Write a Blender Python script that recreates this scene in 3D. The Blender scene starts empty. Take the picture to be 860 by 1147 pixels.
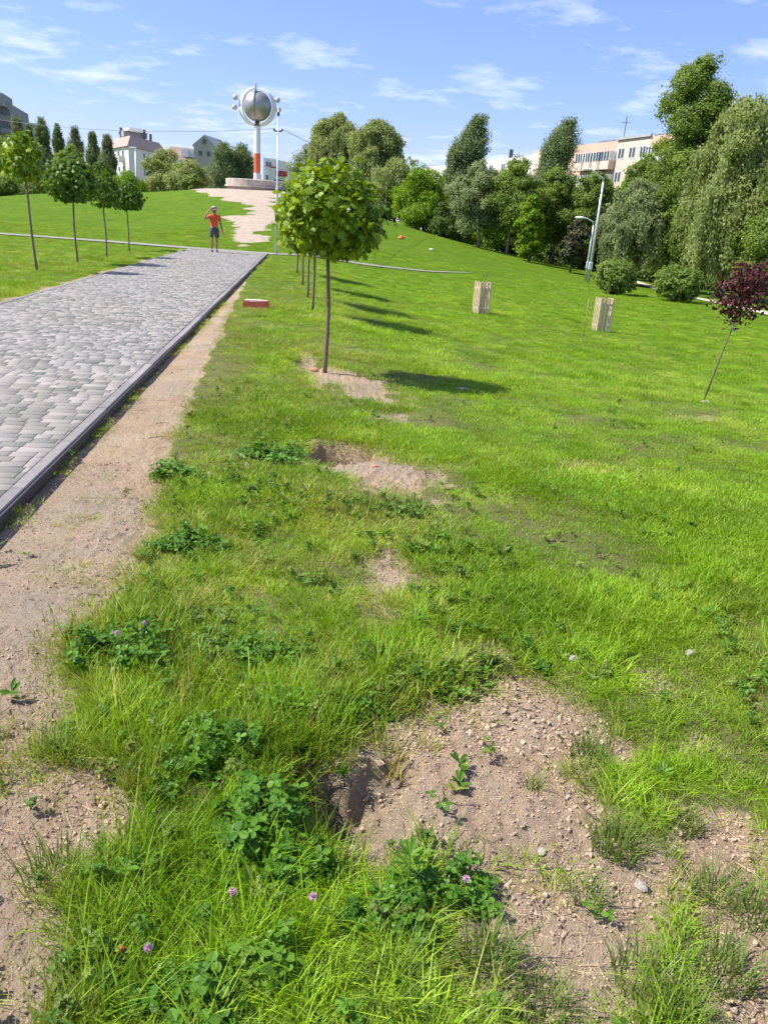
import bpy, bmesh, math, random
import numpy as np
from mathutils import Vector, Matrix, Euler
R_ = math.radians
sc = bpy.context.scene
COL = sc.collection
rng = np.random.default_rng(7)
random.seed(7)

# ------------------------------------------------------------------ camera
F, CU, CV, H = 861.0, 430.0, 573.5, 1.65
PITCH, ROLL = 20.8, 4.0
_a, _b = R_(90 - PITCH), R_(ROLL)
M = np.array([[1, 0, 0], [0, math.cos(_a), -math.sin(_a)], [0, math.sin(_a), math.cos(_a)]]) @ \
    np.array([[math.cos(_b), -math.sin(_b), 0], [math.sin(_b), math.cos(_b), 0], [0, 0, 1]])
EYE = np.array([0, 0, H])
def ray(u, v): return M @ np.array([(u - CU) / F, -(v - CV) / F, -1.0])
def at_depth(u, v, Y):                      # the point on a sight line at ground distance Y
    d = ray(u, v); return EYE + d * (Y / d[1])
def on_plane(u, v, z=0.0):
    d = ray(u, v); return EYE + d * ((z - H) / d[2])
def proj(p):
    c = (np.asarray(p, float) - EYE) @ M
    w = -c[..., 2]
    return CU + F * c[..., 0] / w, CV - F * c[..., 1] / w, w

cam_d = bpy.data.cameras.new('camera'); cam = bpy.data.objects.new('camera', cam_d); COL.objects.link(cam)
cam_d.sensor_width = 36.0; cam_d.sensor_fit = 'VERTICAL'; cam_d.sensor_height = 36.0
cam_d.lens = 36.0 * F / 1147.0
cam_d.clip_start = 0.05; cam_d.clip_end = 6000
mw = Matrix([list(M[i]) + [EYE[i]] for i in range(3)] + [[0, 0, 0, 1]])
cam.matrix_world = mw
sc.camera = cam

# ------------------------------------------------------------------ noise
_perm = np.random.default_rng(3).random((512, 512))
def vnoise(x, y):
    xi, yi = np.floor(x).astype(int), np.floor(y).astype(int)
    fx, fy = x - xi, y - yi
    fx = fx * fx * (3 - 2 * fx); fy = fy * fy * (3 - 2 * fy)
    g = lambda i, j: _perm[i & 511, j & 511]
    return (g(xi, yi) * (1 - fx) + g(xi + 1, yi) * fx) * (1 - fy) + (g(xi, yi + 1) * (1 - fx) + g(xi + 1, yi + 1) * fx) * fy
def fbm(x, y, f=1.0, o=4):
    r, a, t = 0, 1.0, 0
    for k in range(o):
        r = r + a * vnoise(x * f + 17.3 * k, y * f - 9.1 * k); t += a; a *= .5; f *= 2.03
    return r / t
def sstep(a, b, x):
    t = np.clip((x - a) / (b - a), 0, 1); return t * t * (3 - 2 * t)

# ------------------------------------------------------------------ terrain
PO = np.array([-1.6, 0.0]); T2 = np.array([-.117, 1.0]); T2 /= np.linalg.norm(T2); L2 = np.array([T2[1], -T2[0]])
PW = 3.12                                    # width of the paved path
PEND = 32.6                                  # its far end
def dl(x, y): return (x - PO[0]) * L2[0] + (y - PO[1]) * L2[1]
def sl(x, y): return (x - PO[0]) * T2[0] + (y - PO[1]) * T2[1]
def xy(d, s): return PO[0] + d * L2[0] + s * T2[0], PO[1] + d * L2[1] + s * T2[1]
def base_z(x, y):
    d = np.maximum(dl(x, y) - 1.8, 0)
    return -(0.5 * (1 - np.exp(-d / 3.5)) + 0.035 * np.minimum(d, 22)) * sstep(4, 15, y)
_cp = []
def _c(u, v, Y): p = at_depth(u, v, Y); _cp.append((p[0], p[1], p[2]))
for u, v, Y in [(285, 213, 70), (262, 212, 68), (305, 213, 72), (285, 213, 75), (215, 212, 67), (160, 224, 66), (110, 221, 67), (50, 217, 68), (0, 220, 68), (-60, 222, 68),
                (335, 217, 67), (375, 234, 63), (425, 256, 58), (460, 264, 56.5), (500, 277, 54), (540, 288.5, 52), (580, 300, 50), (640, 313, 47),
                (300, 238, 50), (285, 258, 42), (150, 250, 45), (50, 245, 45), (230, 232, 52), (400, 262, 50), (480, 284, 45), (692, 329, 38), (762, 337, 36), (860, 346, 36)]:
    _c(u, v, Y)
for x, y in [(-30, 34), (-20, 34), (-12, 34), (-6, 35), (-3, 34.5), (1.5, 35), (-5, 20), (-12, 20), (-25, 20), (-3, 10), (-8, 8), (0, 3), (2, 10), (6, 8), (2, 18), (4, 22), (7, 15), (12, 20), (8, 30), (0, 26), (-20, 5), (15, 5), (30, 15), (30, 30)]:
    _cp.append((x, y, float(base_z(np.array(x), np.array(y)))))
for x, y, z in [(-12, 105, 0), (-30, 105, 0), (10, 80, -1.2), (25, 75, -1.6), (40, 60, -1.6), (45, 40, -1.4), (-60, 100, 0), (-60, 60, .6), (-50, 30, .2), (10, 110, -1.2), (60, 100, -1.6), (-5, 95, -.3)]:
    _cp.append((x, y, z))
_cp = np.array(_cp); _S = 20.0
def _phi(r2): return np.where(r2 > 1e-12, .5 * r2 * np.log(np.maximum(r2, 1e-12)), 0)
_X = _cp[:, :2] / _S
_res = _cp[:, 2] - base_z(_cp[:, 0], _cp[:, 1])
_n = len(_X); _K = _phi(((_X[:, None] - _X[None]) ** 2).sum(-1)) + 2e-3 * np.eye(_n)
_P = np.c_[np.ones(_n), _X]
_W = np.linalg.solve(np.block([[_K, _P], [_P.T, np.zeros((3, 3))]]), np.r_[_res, np.zeros(3)])
def tps(x, y):
    sh = x.shape; q = np.c_[x.ravel(), y.ravel()] / _S; out = np.empty(len(q))
    for i in range(0, len(q), 40000):
        c = q[i:i + 40000]
        out[i:i + 40000] = _phi(((c[:, None] - _X[None]) ** 2).sum(-1)) @ _W[:_n] + _W[_n] + c @ _W[_n + 1:]
    return out.reshape(sh)
def smooth_z(x, y):
    x = np.asarray(x, float); y = np.asarray(y, float)
    near = sstep(7, 14, np.hypot(x, y))
    t = tps(x, y) * near
    far = sstep(85, 130, np.hypot(x * .9, y))
    w_path = sstep(.3, 1.6, np.maximum(np.abs(dl(x, y) + PW / 2) - PW / 2, sl(x, y) - PEND))   # level under the path
    w_path = np.maximum(w_path, 0)
    t = t * w_path
    return (base_z(x, y) + t) * (1 - far) + far * np.where(x > 0, -1.2, -.3)

# bare-soil areas, outlined on the ground
def poly_px(pts): return np.array([on_plane(u, v)[:2] for u, v in pts])
def sdf(poly, x, y):                          # positive inside
    px, py = poly[:, 0], poly[:, 1]; qx, qy = np.roll(px, -1), np.roll(py, -1)
    d2 = np.full(x.shape, 1e9); ins = np.zeros(x.shape, bool)
    for a, b, c, d in zip(px, py, qx, qy):
        ex, ey = c - a, d - b
        t = np.clip(((x - a) * ex + (y - b) * ey) / (ex * ex + ey * ey), 0, 1)
        d2 = np.minimum(d2, (x - a - t * ex) ** 2 + (y - b - t * ey) ** 2)
        k = ((b > y) != (d > y))
        xi = a + (y - b) / np.where(d == b, 1e-9, d - b) * ex
        ins ^= k & (x < xi)
    return np.where(ins, 1, -1) * np.sqrt(d2)
SOIL = [  # polygon, edge noise amplitude
    (poly_px([(-260, 860), (-40, 605), (0, 585), (80, 509), (157, 432), (202, 388), (245, 346), (290, 288), (292, 288), (268, 330), (248, 375), (222, 425), (206, 470), (190, 520), (172, 575), (160, 630), (128, 680), (75, 712), (72, 755), (92, 790), (66, 830), (30, 850), (100, 858), (158, 910), (135, 955), (62, 1000), (85, 1040), (62, 1150), (40, 1300), (-300, 1300)]), .07),
    (poly_px([(322, 850), (360, 815), (440, 790), (480, 765), (560, 752), (590, 742), (645, 772), (700, 800), (712, 840), (640, 862), (690, 925), (745, 960), (760, 1040), (735, 1110), (760, 1200), (590, 1200), (515, 1100), (500, 1010), (470, 962), (400, 990), (345, 935)]), .06),
    (poly_px([(755, 895), (850, 905), (900, 1000), (900, 1200), (770, 1200), (745, 1090), (790, 1010)]), .08),
    (poly_px([(330, 506), (352, 489), (400, 492), (430, 503), (500, 525), (525, 548), (470, 560), (410, 548), (350, 522)]), .26),
    (poly_px([(328, 405), (345, 398), (390, 412), (440, 440), (455, 452), (400, 448), (345, 425)]), .34),
    (poly_px([(700, 752), (745, 748), (757, 780), (720, 790)]), .05),
    (poly_px([(755, 822), (800, 815), (805, 840), (765, 845)]), .05),
    (poly_px([(425, 600), (455, 600), (450, 690), (415, 690)]), .2),
    (poly_px([(490, 715), (570, 722), (575, 740), (500, 740)]), .06),
    (poly_px([(750, 445), (800, 445), (805, 457), (755, 455)]), .2),
]
SOIL_BOX = [(p.min(0) - .8, p.max(0) + .8) for p, _ in SOIL]
def soil_mask(x, y):
    m = np.zeros(x.shape)
    n1 = fbm(x, y, 5.0, 4) - .5; n2 = fbm(x + 31, y, 1.6, 3) - .5
    for (p, amp), (lo, hi) in zip(SOIL, SOIL_BOX):
        k = (x > lo[0]) & (x < hi[0]) & (y > lo[1]) & (y < hi[1])
        if not k.any(): continue
        s = sdf(p, x[k], y[k]) + amp * (2.4 * n1[k] + 1.8 * n2[k])
        m[k] = np.maximum(m[k], sstep(-.07, .07, s))
    # dirt strips either side of the paving further away
    d, s = dl(x, y), sl(x, y)
    left = sstep(-.03, .04, .22 + .5 * n2 - (-PW - d)) * (d < -PW) * (s < PEND) * (s > 0)
    m = np.maximum(m, left)
    # scattered bald spots
    ms = sstep(.68, .76, fbm(x - 40, y + 12, 1.7, 4)) * sstep(.35, .6, fbm(x, y, .3, 2)) * sstep(11, 5, np.hypot(x, y))
    return np.maximum(m, .85 * ms)
def gp(u, v): return on_plane(u, v)[:2]
HOLES = [(gp(385, 900), .20, .15, .25), (gp(430, 860), .12, .08, .10), (gp(350, 870), .10, .1, .12), (gp(378, 505), .30, .26, .34), (gp(338, 405), .3, .3, .2)]
MOUNDS = [(gp(520, 850), .24, .16, .03), (gp(600, 800), .22, .14, .02), (gp(590, 900), .3, .16, .02), (gp(450, 528), .4, .2, .045), (gp(400, 430), .5, .3, .04)]
def ground_z(x, y, soil=None):
    x = np.asarray(x, float); y = np.asarray(y, float)
    z = smooth_z(x, y)
    near = sstep(16, 6, np.hypot(x, y))
    for (c, rx, ry, h), sg in [(q, -1) for q in HOLES] + [(q, 1) for q in MOUNDS]:
        r = np.hypot((x - c[0]) / rx, (y - c[1]) / ry) + .5 * (fbm(x, y, 9, 3) - .5)
        z = z + sg * h * (sstep(1.25, .45, r) if sg < 0 else np.exp(-(r * 1.1) ** 2))
    z = z + near * (.05 * (fbm(x, y, 1.1, 3) - .5) + .03 * (fbm(x, y, 4.0, 3) - .5)) * sstep(0, .4, np.maximum(dl(x, y), -PW - dl(x, y)))
    if soil is not None:
        z = z + soil * near * (.028 * (fbm(x, y, 9, 3) - .5) + .03 * (np.abs(fbm(x, y, 22, 3) - .5) * 2) - .012 + .016 * (fbm(x, y, 45, 2) - .5)) * sstep(.0, .9, dl(x, y)) - .02 * soil * near
    return z
def G0(u, v):                                 # sight line to the terrain
    d = ray(u, v); lo, hi = .3, None; t = .5; prev = .5
    while t < 300:
        p = EYE + d * t
        if p[2] < float(smooth_z(np.array([p[0]]), np.array([p[1]]))[0]): hi = t; break
        prev = t; t *= 1.02
    lo = prev; hi = hi or 300
    for _ in range(30):
        m = (lo + hi) / 2; p = EYE + d * m
        if p[2] < float(smooth_z(np.array([p[0]]), np.array([p[1]]))[0]): hi = m
        else: lo = m
    return EYE + d * hi
def gz(x, y):
    x = np.array([float(x)]); y = np.array([float(y)]); return float(ground_z(x, y, soil_mask(x, y))[0])
TRAIL = [np.array([G0(u, v)[:2] for u, v in q]) for q in (
    [(263, 276), (284, 277), (288, 262), (305, 250), (330, 252), (340, 246), (325, 238), (306, 234), (304, 222), (325, 220), (330, 214), (240, 211), (214, 213), (235, 217), (255, 224), (275, 229), (284, 236), (276, 244), (270, 262)],
    [(256, 243), (280, 240), (284, 250), (262, 248)],)]
def trail_mask(x, y):
    m = np.zeros(x.shape); k = (y > 30) & (y < 85) & (x > -40) & (x < 15)
    n = (fbm(x[k], y[k], .7, 4) - .5)
    for q in TRAIL: m[k] = np.maximum(m[k], sstep(-.25, .25, sdf(q, x[k], y[k]) + 2.2 * n + .12))
    return m

# ------------------------------------------------------------------ materials
def new_mat(name):
    m = bpy.data.materials.new(name); m.use_nodes = True; nt = m.node_tree
    return m, nt, nt.nodes['Principled BSDF']
def N(nt, t, **kw):
    n = nt.nodes.new(t)
    for k, v in kw.items(): setattr(n, k, v)
    return n
def ramp(nt, fac, stops):
    r = N(nt, 'ShaderNodeValToRGB'); e = r.color_ramp.elements
    while len(e) < len(stops): e.new(.5)
    for el, (p, c) in zip(e, stops): el.position = p; el.color = (*c, 1)
    nt.links.new(fac, r.inputs[0]); return r.outputs[0]
def noise(nt, scale, detail=4, rough=.6, vec=None):
    n = N(nt, 'ShaderNodeTexNoise'); n.inputs['Scale'].default_value = scale; n.inputs['Detail'].default_value = detail; n.inputs['Roughness'].default_value = rough
    if vec is not None: nt.links.new(vec, n.inputs['Vector'])
    return n.outputs['Fac']
def mixc(nt, f, a, b, mode='MIX'):
    n = N(nt, 'ShaderNodeMix', data_type='RGBA', blend_type=mode)
    for s, v in ((0, f), (6, a), (7, b)):
        if isinstance(v, (int, float)): n.inputs[s].default_value = v
        elif isinstance(v, tuple): n.inputs[s].default_value = (*v, 1)
        else: nt.links.new(v, n.inputs[s])
    return n.outputs[2]
def mth(nt, op, a, b=None):
    n = N(nt, 'ShaderNodeMath', operation=op)
    for s, v in ((0, a), (1, b)):
        if v is None: continue
        if isinstance(v, (int, float)): n.inputs[s].default_value = v
        else: nt.links.new(v, n.inputs[s])
    return n.outputs[0]
def bump(nt, h, strength, dist, bsdf):
    b = N(nt, 'ShaderNodeBump'); b.inputs['Strength'].default_value = strength; b.inputs['Distance'].default_value = dist
    nt.links.new(h, b.inputs['Height']); nt.links.new(b.outputs[0], bsdf.inputs['Normal'])
def world_pos(nt): return N(nt, 'ShaderNodeNewGeometry').outputs['Position']
def obj_pos(nt): return N(nt, 'ShaderNodeTexCoord').outputs['Object']
def sc3(c, k): return tuple(min(1, x * k) for x in c)
def plain(name, c, rough=.7, var=.25, scale=8, bmp=.0, metal=0.0, spec=None):
    m, nt, b = new_mat(name); p = obj_pos(nt)
    n = noise(nt, scale, 6, .65, p)
    nt.links.new(ramp(nt, n, [(.3, sc3(c, 1 - var)), (.7, sc3(c, 1 + var))]), b.inputs['Base Color'])
    b.inputs['Roughness'].default_value = rough; b.inputs['Metallic'].default_value = metal
    if spec is not None: b.inputs['Specular IOR Level'].default_value = spec
    if bmp: bump(nt, n, bmp, .02, b)
    return m
def leafy(name, c, c2, trans=.44, rough=.5, patch=.8, inst=False, dry=None):
    m, nt, b = new_mat(name)
    geo = N(nt, 'ShaderNodeNewGeometry'); rpi = geo.outputs['Random Per Island']
    pn = noise(nt, patch, 3, .6, geo.outputs['Position'])
    f = mth(nt, 'ADD', mth(nt, 'MULTIPLY', rpi, .6), mth(nt, 'SUBTRACT', mth(nt, 'MULTIPLY', pn, 1.4), .5))
    col = ramp(nt, f, [(.1, c), (.9, c2)])
    if inst:
        at = N(nt, 'ShaderNodeAttribute', attribute_type='INSTANCER', attribute_name='tint')
        col = mixc(nt, at.outputs['Fac'], col, dry)
        at2 = N(nt, 'ShaderNodeAttribute', attribute_type='INSTANCER', attribute_name='shade')
        hs = N(nt, 'ShaderNodeHueSaturation'); nt.links.new(at2.outputs['Fac'], hs.inputs['Value']); nt.links.new(col, hs.inputs['Color'])
        col = hs.outputs[0]
    nt.links.new(col, b.inputs['Base Color'])
    b.inputs['Roughness'].default_value = rough; b.inputs['Specular IOR Level'].default_value = .22
    tr = N(nt, 'ShaderNodeBsdfTranslucent')
    hs = N(nt, 'ShaderNodeHueSaturation'); hs.inputs['Hue'].default_value = .485; hs.inputs['Saturation'].default_value = 1.1; hs.inputs['Value'].default_value = 1.35
    nt.links.new(col, hs.inputs['Color']); nt.links.new(hs.outputs[0], tr.inputs['Color'])
    mx = N(nt, 'ShaderNodeMixShader'); mx.inputs[0].default_value = trans
    nt.links.new(b.outputs[0], mx.inputs[1]); nt.links.new(tr.outputs[0], mx.inputs[2])
    nt.links.new(mx.outputs[0], nt.nodes['Material Output'].inputs['Surface'])
    return m

# ground: soil and turf
mg, nt, b = new_mat('ground_soil_and_turf')
P_ = world_pos(nt)
dirt_a = N(nt, 'ShaderNodeAttribute', attribute_name='soil').outputs['Fac']
trail_a = N(nt, 'ShaderNodeAttribute', attribute_name='trail').outputs['Fac']
big = noise(nt, .35, 4, .6, P_); mid = noise(nt, 2.2, 5, .65, P_); fine = noise(nt, 38, 6, .75, P_); vfine = noise(nt, 160, 4, .7, P_)
turf = ramp(nt, mth(nt, 'ADD', mth(nt, 'MULTIPLY', mid, .55), mth(nt, 'MULTIPLY', big, .45)), [(.33, (.09, .17, .008)), (.5, (.125, .205, .012)), (.66, (.165, .225, .02))])
tuf = mth(nt, 'ADD', mth(nt, 'MULTIPLY', noise(nt, 9, 5, .75, P_), .5), mth(nt, 'MULTIPLY', noise(nt, 1.3, 8, .72, P_), .5))
turf = mixc(nt, ramp(nt, tuf, [(.44, (.7, .7, .7)), (.56, (0, 0, 0))]), turf, (.05, .105, .006))
turf = mixc(nt, mth(nt, 'MULTIPLY', fine, .35), turf, (.045, .095, .006))
soilc = ramp(nt, mth(nt, 'ADD', mth(nt, 'MULTIPLY', mid, .5), mth(nt, 'MULTIPLY', fine, .5)), [(.3, (.25, .175, .112)), (.5, (.395, .288, .192)), (.7, (.53, .41, .295))])
soilc = mixc(nt, mth(nt, 'MULTIPLY', ramp(nt, vfine, [(.52, (0, 0, 0)), (.72, (1, 1, 1))]), .45), soilc, (.19, .135, .10))
grit = noise(nt, .9, 4, .7, P_)
soilc = mixc(nt, ramp(nt, grit, [(.45, (0, 0, 0)), (.62, (.7, .7, .7))]), soilc, mixc(nt, fine, (.22, .185, .138), (.46, .39, .30)))
trailc = ramp(nt, mid, [(.3, (.33, .255, .19)), (.7, (.47, .385, .305))])
nearsoil = ramp(nt, mth(nt, 'ADD', dirt_a, mth(nt, 'MULTIPLY', mth(nt, 'SUBTRACT', fine, .5), .9)), [(.38, (0, 0, 0)), (.6, (1, 1, 1))])
under = mixc(nt, mth(nt, 'ADD', .55, mth(nt, 'MULTIPLY', fine, .5)), turf, mixc(nt, vfine, (.10, .075, .045), (.27, .21, .135)))
dist = N(nt, 'ShaderNodeVectorMath', operation='LENGTH'); nt.links.new(P_, dist.inputs[0])
fnear = N(nt, 'ShaderNodeMapRange'); nt.links.new(dist.outputs['Value'], fnear.inputs[0])
for i, v in ((1, 4), (2, 22), (3, 0), (4, 1)): fnear.inputs[i].default_value = v
gcol = mixc(nt, fnear.outputs[0], under, turf)
gcol = mixc(nt, nearsoil, gcol, soilc)
tr_f = ramp(nt, mth(nt, 'ADD', trail_a, mth(nt, 'MULTIPLY', mth(nt, 'SUBTRACT', noise(nt, 1.7, 9, .72, P_), .5), 2.2)), [(.42, (0, 0, 0)), (.6, (1, 1, 1))])
gcol = mixc(nt, tr_f, gcol, trailc)
nt.links.new(gcol, b.inputs['Base Color']); b.inputs['Roughness'].default_value = .95; b.inputs['Specular IOR Level'].default_value = .06
hh = mth(nt, 'ADD', mth(nt, 'MULTIPLY', fine, .7), mth(nt, 'MULTIPLY', vfine, .3))
bump(nt, hh, 1.0, .03, b)

m_soil = plain('dry_soil', (.41, .30, .205), .95, .3, 2, 0)
m_bark = plain('bark', (.13, .10, .075), .9, .35, 18, .6)
m_bark_pale = plain('pale_bark', (.27, .235, .19), .9, .35, 18, .6)
m_bark_young = plain('young_bark', (.17, .125, .085), .8, .3, 60, .4)
m_white = plain('white_paint', (.75, .75, .73), .5, .05, 3)
m_steel = plain('galvanised_steel', (.62, .63, .64), .42, .08, 6, metal=.5)
m_silver = plain('silver_metal', (.36, .345, .32), .42, .14, 2, metal=.55)
m_orange = plain('orange_paint', (.72, .13, .035), .5, .12, 4)
m_dark = plain('dark_metal', (.06, .06, .065), .5, .2, 5)
m_concrete = plain('weathered_concrete', (.47, .40, .345), .9, .28, 2.2, .5)
m_kerb = plain('kerb_concrete', (.235, .213, .206), .9, .16, 9, .25)
m_cable = plain('grey_cable', (.2, .2, .23), .6, .1, 5)
m_wood = plain('planed_pine', (.66, .50, .33), .65, .2, 14, .2)
m_stake = plain('grey_stake', (.30, .22, .14), .8, .2, 30, .2)
m_asphalt = plain('pale_asphalt', (.24, .235, .19), .9, .14, 3, .3)
m_brick2 = plain('faded_brick', (.40, .19, .12), .9, .25, 14, .5)
m_brick = plain('red_brick', (.50, .105, .06), .85, .25, 14, .5)
m_brick_pale = plain('chipped_pale_top', (.62, .50, .42), .85, .15, 20, .4)
m_stone = plain('grey_stone', (.33, .29, .25), .9, .2, 25, .5)
m_straw = plain('dry_straw', (.52, .40, .23), .8, .2, 30)
m_twig = plain('dry_twig', (.15, .11, .08), .9, .3, 40)

# ------------------------------------------------------------------ object helpers
def tag(o, label=None, cat=None, group=None, kind=None):
    if label: o['label'] = label
    if cat: o['category'] = cat
    if group: o['group'] = group
    if kind: o['kind'] = kind
    return o
def thing(name, label, cat, loc=(0, 0, 0), rz=0.0, group=None):
    o = bpy.data.objects.new(name, None); COL.objects.link(o); o.empty_display_size = .2
    o.location = loc; o.rotation_euler = (0, 0, rz); return tag(o, label, cat, group)
def link(name, me, mats, parent=None, loc=None):
    o = bpy.data.objects.new(name, me); COL.objects.link(o)
    for m in (mats if isinstance(mats, (list, tuple)) else [mats]): me.materials.append(m)
    if parent is not None: o.parent = parent
    if loc is not None: o.location = loc
    return o
def mesh_np(name, V, Fc, smooth=False, mi=None):
    me = bpy.data.meshes.new(name); V = np.ascontiguousarray(V, np.float32); Fc = np.ascontiguousarray(Fc, np.int32)
    nf, k = Fc.shape
    me.vertices.add(len(V)); me.vertices.foreach_set('co', V.ravel())
    me.loops.add(nf * k); me.loops.foreach_set('vertex_index', Fc.ravel())
    me.polygons.add(nf); me.polygons.foreach_set('loop_start', np.arange(nf, dtype=np.int32) * k)
    if smooth: me.polygons.foreach_set('use_smooth', np.ones(nf, bool))
    if mi is not None: me.polygons.foreach_set('material_index', np.asarray(mi, np.int32))
    me.update(calc_edges=True); return me
class MB:                                      # collects shapes into one mesh
    def __init__(s): s.v, s.f, s.m = [], [], []
    def add(s, V, Fs, mi=0):
        k = len(s.v); s.v += [tuple(p) for p in V]; s.f += [tuple(i + k for i in f) for f in Fs]; s.m += [mi] * len(Fs); return s
    def box(s, c, size, rz=0, mi=0, tilt=None, bev=0.0):
        x, y, z = (q / 2 for q in size)
        if bev > 0:
            V = []; e = bev
            for sx in (-1, 1):
                for sy in (-1, 1):
                    for sz in (-1, 1):
                        V += [(sx * (x - e), sy * (y - e), sz * z), (sx * (x - e), sy * y, sz * (z - e)), (sx * x, sy * (y - e), sz * (z - e))]
            bm = bmesh.new(); [bm.verts.new(p) for p in V]; bmesh.ops.convex_hull(bm, input=bm.verts); bm.verts.index_update()
            V = [v.co.copy() for v in bm.verts]; Fs = [[v.index for v in f.verts] for f in bm.faces]; bm.free()
        else:
            V = [(a, b_, c_) for a in (-x, x) for b_ in (-y, y) for c_ in (-z, z)]
            Fs = [(0, 1, 3, 2), (4, 6, 7, 5), (0, 4, 5, 1), (2, 3, 7, 6), (0, 2, 6, 4), (1, 5, 7, 3)]
        Rm = Euler((tilt[0] if tilt else 0, tilt[1] if tilt else 0, rz)).to_matrix()
        return s.add([Rm @ Vector(p) + Vector(c) for p in V], Fs, mi)
    def tube(s, pts, radii, n=8, mi=0, cap=True):
        pts = [Vector(p) for p in pts]; rings = []
        if not isinstance(radii, (list, tuple)): radii = [radii] * len(pts)
        up = Vector((0.13, 1, 0.07))
        for i, p in enumerate(pts):
            t = (pts[min(i + 1, len(pts) - 1)] - pts[max(i - 1, 0)]).normalized()
            a = t.cross(up)
            if a.length < .05: a = t.cross(Vector((1, 0, 0)))
            a.normalize(); b_ = t.cross(a)
            rings.append([p + (a * math.cos(2 * math.pi * j / n) + b_ * math.sin(2 * math.pi * j / n)) * radii[i] for j in range(n)])
        V = [q for r in rings for q in r]; Fs = []
        for i in range(len(pts) - 1):
            for j in range(n): Fs.append((i * n + j, i * n + (j + 1) % n, (i + 1) * n + (j + 1) % n, (i + 1) * n + j))
        if cap: Fs.append(tuple(range(n - 1, -1, -1))); Fs.append(tuple((len(pts) - 1) * n + j for j in range(n)))
        return s.add(V, Fs, mi)
    def ball(s, c, r, n=16, mi=0, sq=(1, 1, 1)):
        bm = bmesh.new(); bmesh.ops.create_uvsphere(bm, u_segments=n, v_segments=n // 2 + 2, radius=1); bm.verts.index_update()
        V = [(c[0] + v.co.x * r * sq[0], c[1] + v.co.y * r * sq[1], c[2] + v.co.z * r * sq[2]) for v in bm.verts]
        Fs = [[v.index for v in f.verts] for f in bm.faces]; bm.free(); return s.add(V, Fs, mi)
    def lathe(s, prof, n=40, c=(0, 0, 0), mi=0):
        V = [(c[0] + r * math.cos(2 * math.pi * j / n), c[1] + r * math.sin(2 * math.pi * j / n), c[2] + z) for r, z in prof for j in range(n)]
        Fs = [(i * n + j, i * n + (j + 1) % n, (i + 1) * n + (j + 1) % n, (i + 1) * n + j) for i in range(len(prof) - 1) for j in range(n)]
        return s.add(V, Fs, mi)
    def build(s, name, mats, parent=None, smooth=False, loc=None):
        me = bpy.data.meshes.new(name); me.from_pydata([tuple(p) for p in s.v], [], s.f); me.update()
        me.polygons.foreach_set('material_index', np.array(s.m, np.int32))
        if smooth: me.shade_smooth()
        return link(name, me, mats, parent, loc)
def dup(root, loc, rz=0.0, scale=1.0, label=None, group=None):
    r = root.copy(); COL.objects.link(r); r.location = loc; r.rotation_euler = (0, 0, rz); r.scale = (scale,) * 3
    if label: r['label'] = label
    if group: r['group'] = group
    for ch in list(root.children):
        c = ch.copy(); COL.objects.link(c); c.parent = r
        for g in list(ch.children):
            d = g.copy(); COL.objects.link(d); d.parent = c
    return r

# ------------------------------------------------------------------ ground sheet (laid out along the path)
def spread(start, step, grow, cap, to):
    out = [start]; 
    while out[-1] < to:
        out.append(out[-1] + step); step = step * grow
        if out[-1] < 78: step = min(step, cap)
    return out
dpos = list(np.arange(.02, 3.7, .0125)); dpos += spread(dpos[-1] + .0125, .0125, 1.05, .4, 2200)
dneg = [-PW - q for q in spread(.0, .05, 1.06, .4, 2200)]
dmid = list(np.linspace(-PW + .06, -.06, 8)) + [-.005, .008]
D_ = np.array(sorted(set(np.round(dneg + dmid + dpos, 4))))
sfine = list(np.arange(.75, 4.9, .0125)); S_ = sfine + spread(sfine[-1] + .0125, .0125, 1.045, .4, 2200)
S_ = np.array([-2000, -900, -400, -150, -60, -25, -12, -6, -3, -1.5, -.7, -.2, .2, .5] + S_)
DD, SS = np.meshgrid(D_, S_); GX, GY = xy(DD, SS)
soil = soil_mask(GX, GY); trail = trail_mask(GX, GY)
GZ = ground_z(GX, GY, soil)
under_path = sstep(-.03, -.05, DD) * sstep(-PW - .02, -PW + .04, DD) * (SS < PEND - .4)
GZ = GZ - .14 * under_path - .025 * sstep(.35, 0.0, DD) * (DD > -.02) * (SS < PEND)
nr, nc = GX.shape
idx = np.arange(nr * nc).reshape(nr, nc)
Fg = np.stack([idx[:-1, :-1], idx[:-1, 1:], idx[1:, 1:], idx[1:, :-1]], -1).reshape(-1, 4)
gme = mesh_np('ground', np.stack([GX, GY, GZ], -1).reshape(-1, 3), Fg, True)
for nm, arr in (('soil', soil), ('trail', trail)):
    a = gme.attributes.new(nm, 'FLOAT', 'POINT'); a.data.foreach_set('value', arr.astype(np.float32).ravel())
tag(link('ground', gme, mg), 'grassy park ground with patches of bare soil and a low hill', 'ground', kind='structure')

# ------------------------------------------------------------------ paved path
TOP = .055
mp, nt, b = new_mat('concrete_pavers')
geo = N(nt, 'ShaderNodeNewGeometry'); pa = N(nt, 'ShaderNodeAttribute', attribute_name='tone')
pc = ramp(nt, pa.outputs['Fac'], [(0, (.115, .122, .115)), (.22, (.165, .166, .15)), (.45, (.212, .205, .186)), (.7, (.27, .252, .232)), (1, (.325, .30, .278))])
patch = noise(nt, .55, 3, .6, geo.outputs['Position'])
pc = mixc(nt, ramp(nt, patch, [(.42, (0, 0, 0)), (.62, (.75, .75, .75))]), pc, mixc(nt, 1.0, pc, (1.02, .975, .93), 'MULTIPLY'))
sp = noise(nt, 120, 5, .7, geo.outputs['Position'])
pc = mixc(nt, .35, pc, mixc(nt, 1.0, pc, ramp(nt, sp, [(.3, (.55, .55, .55)), (.7, (1.3, 1.3, 1.3))]), 'MULTIPLY'))
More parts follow.
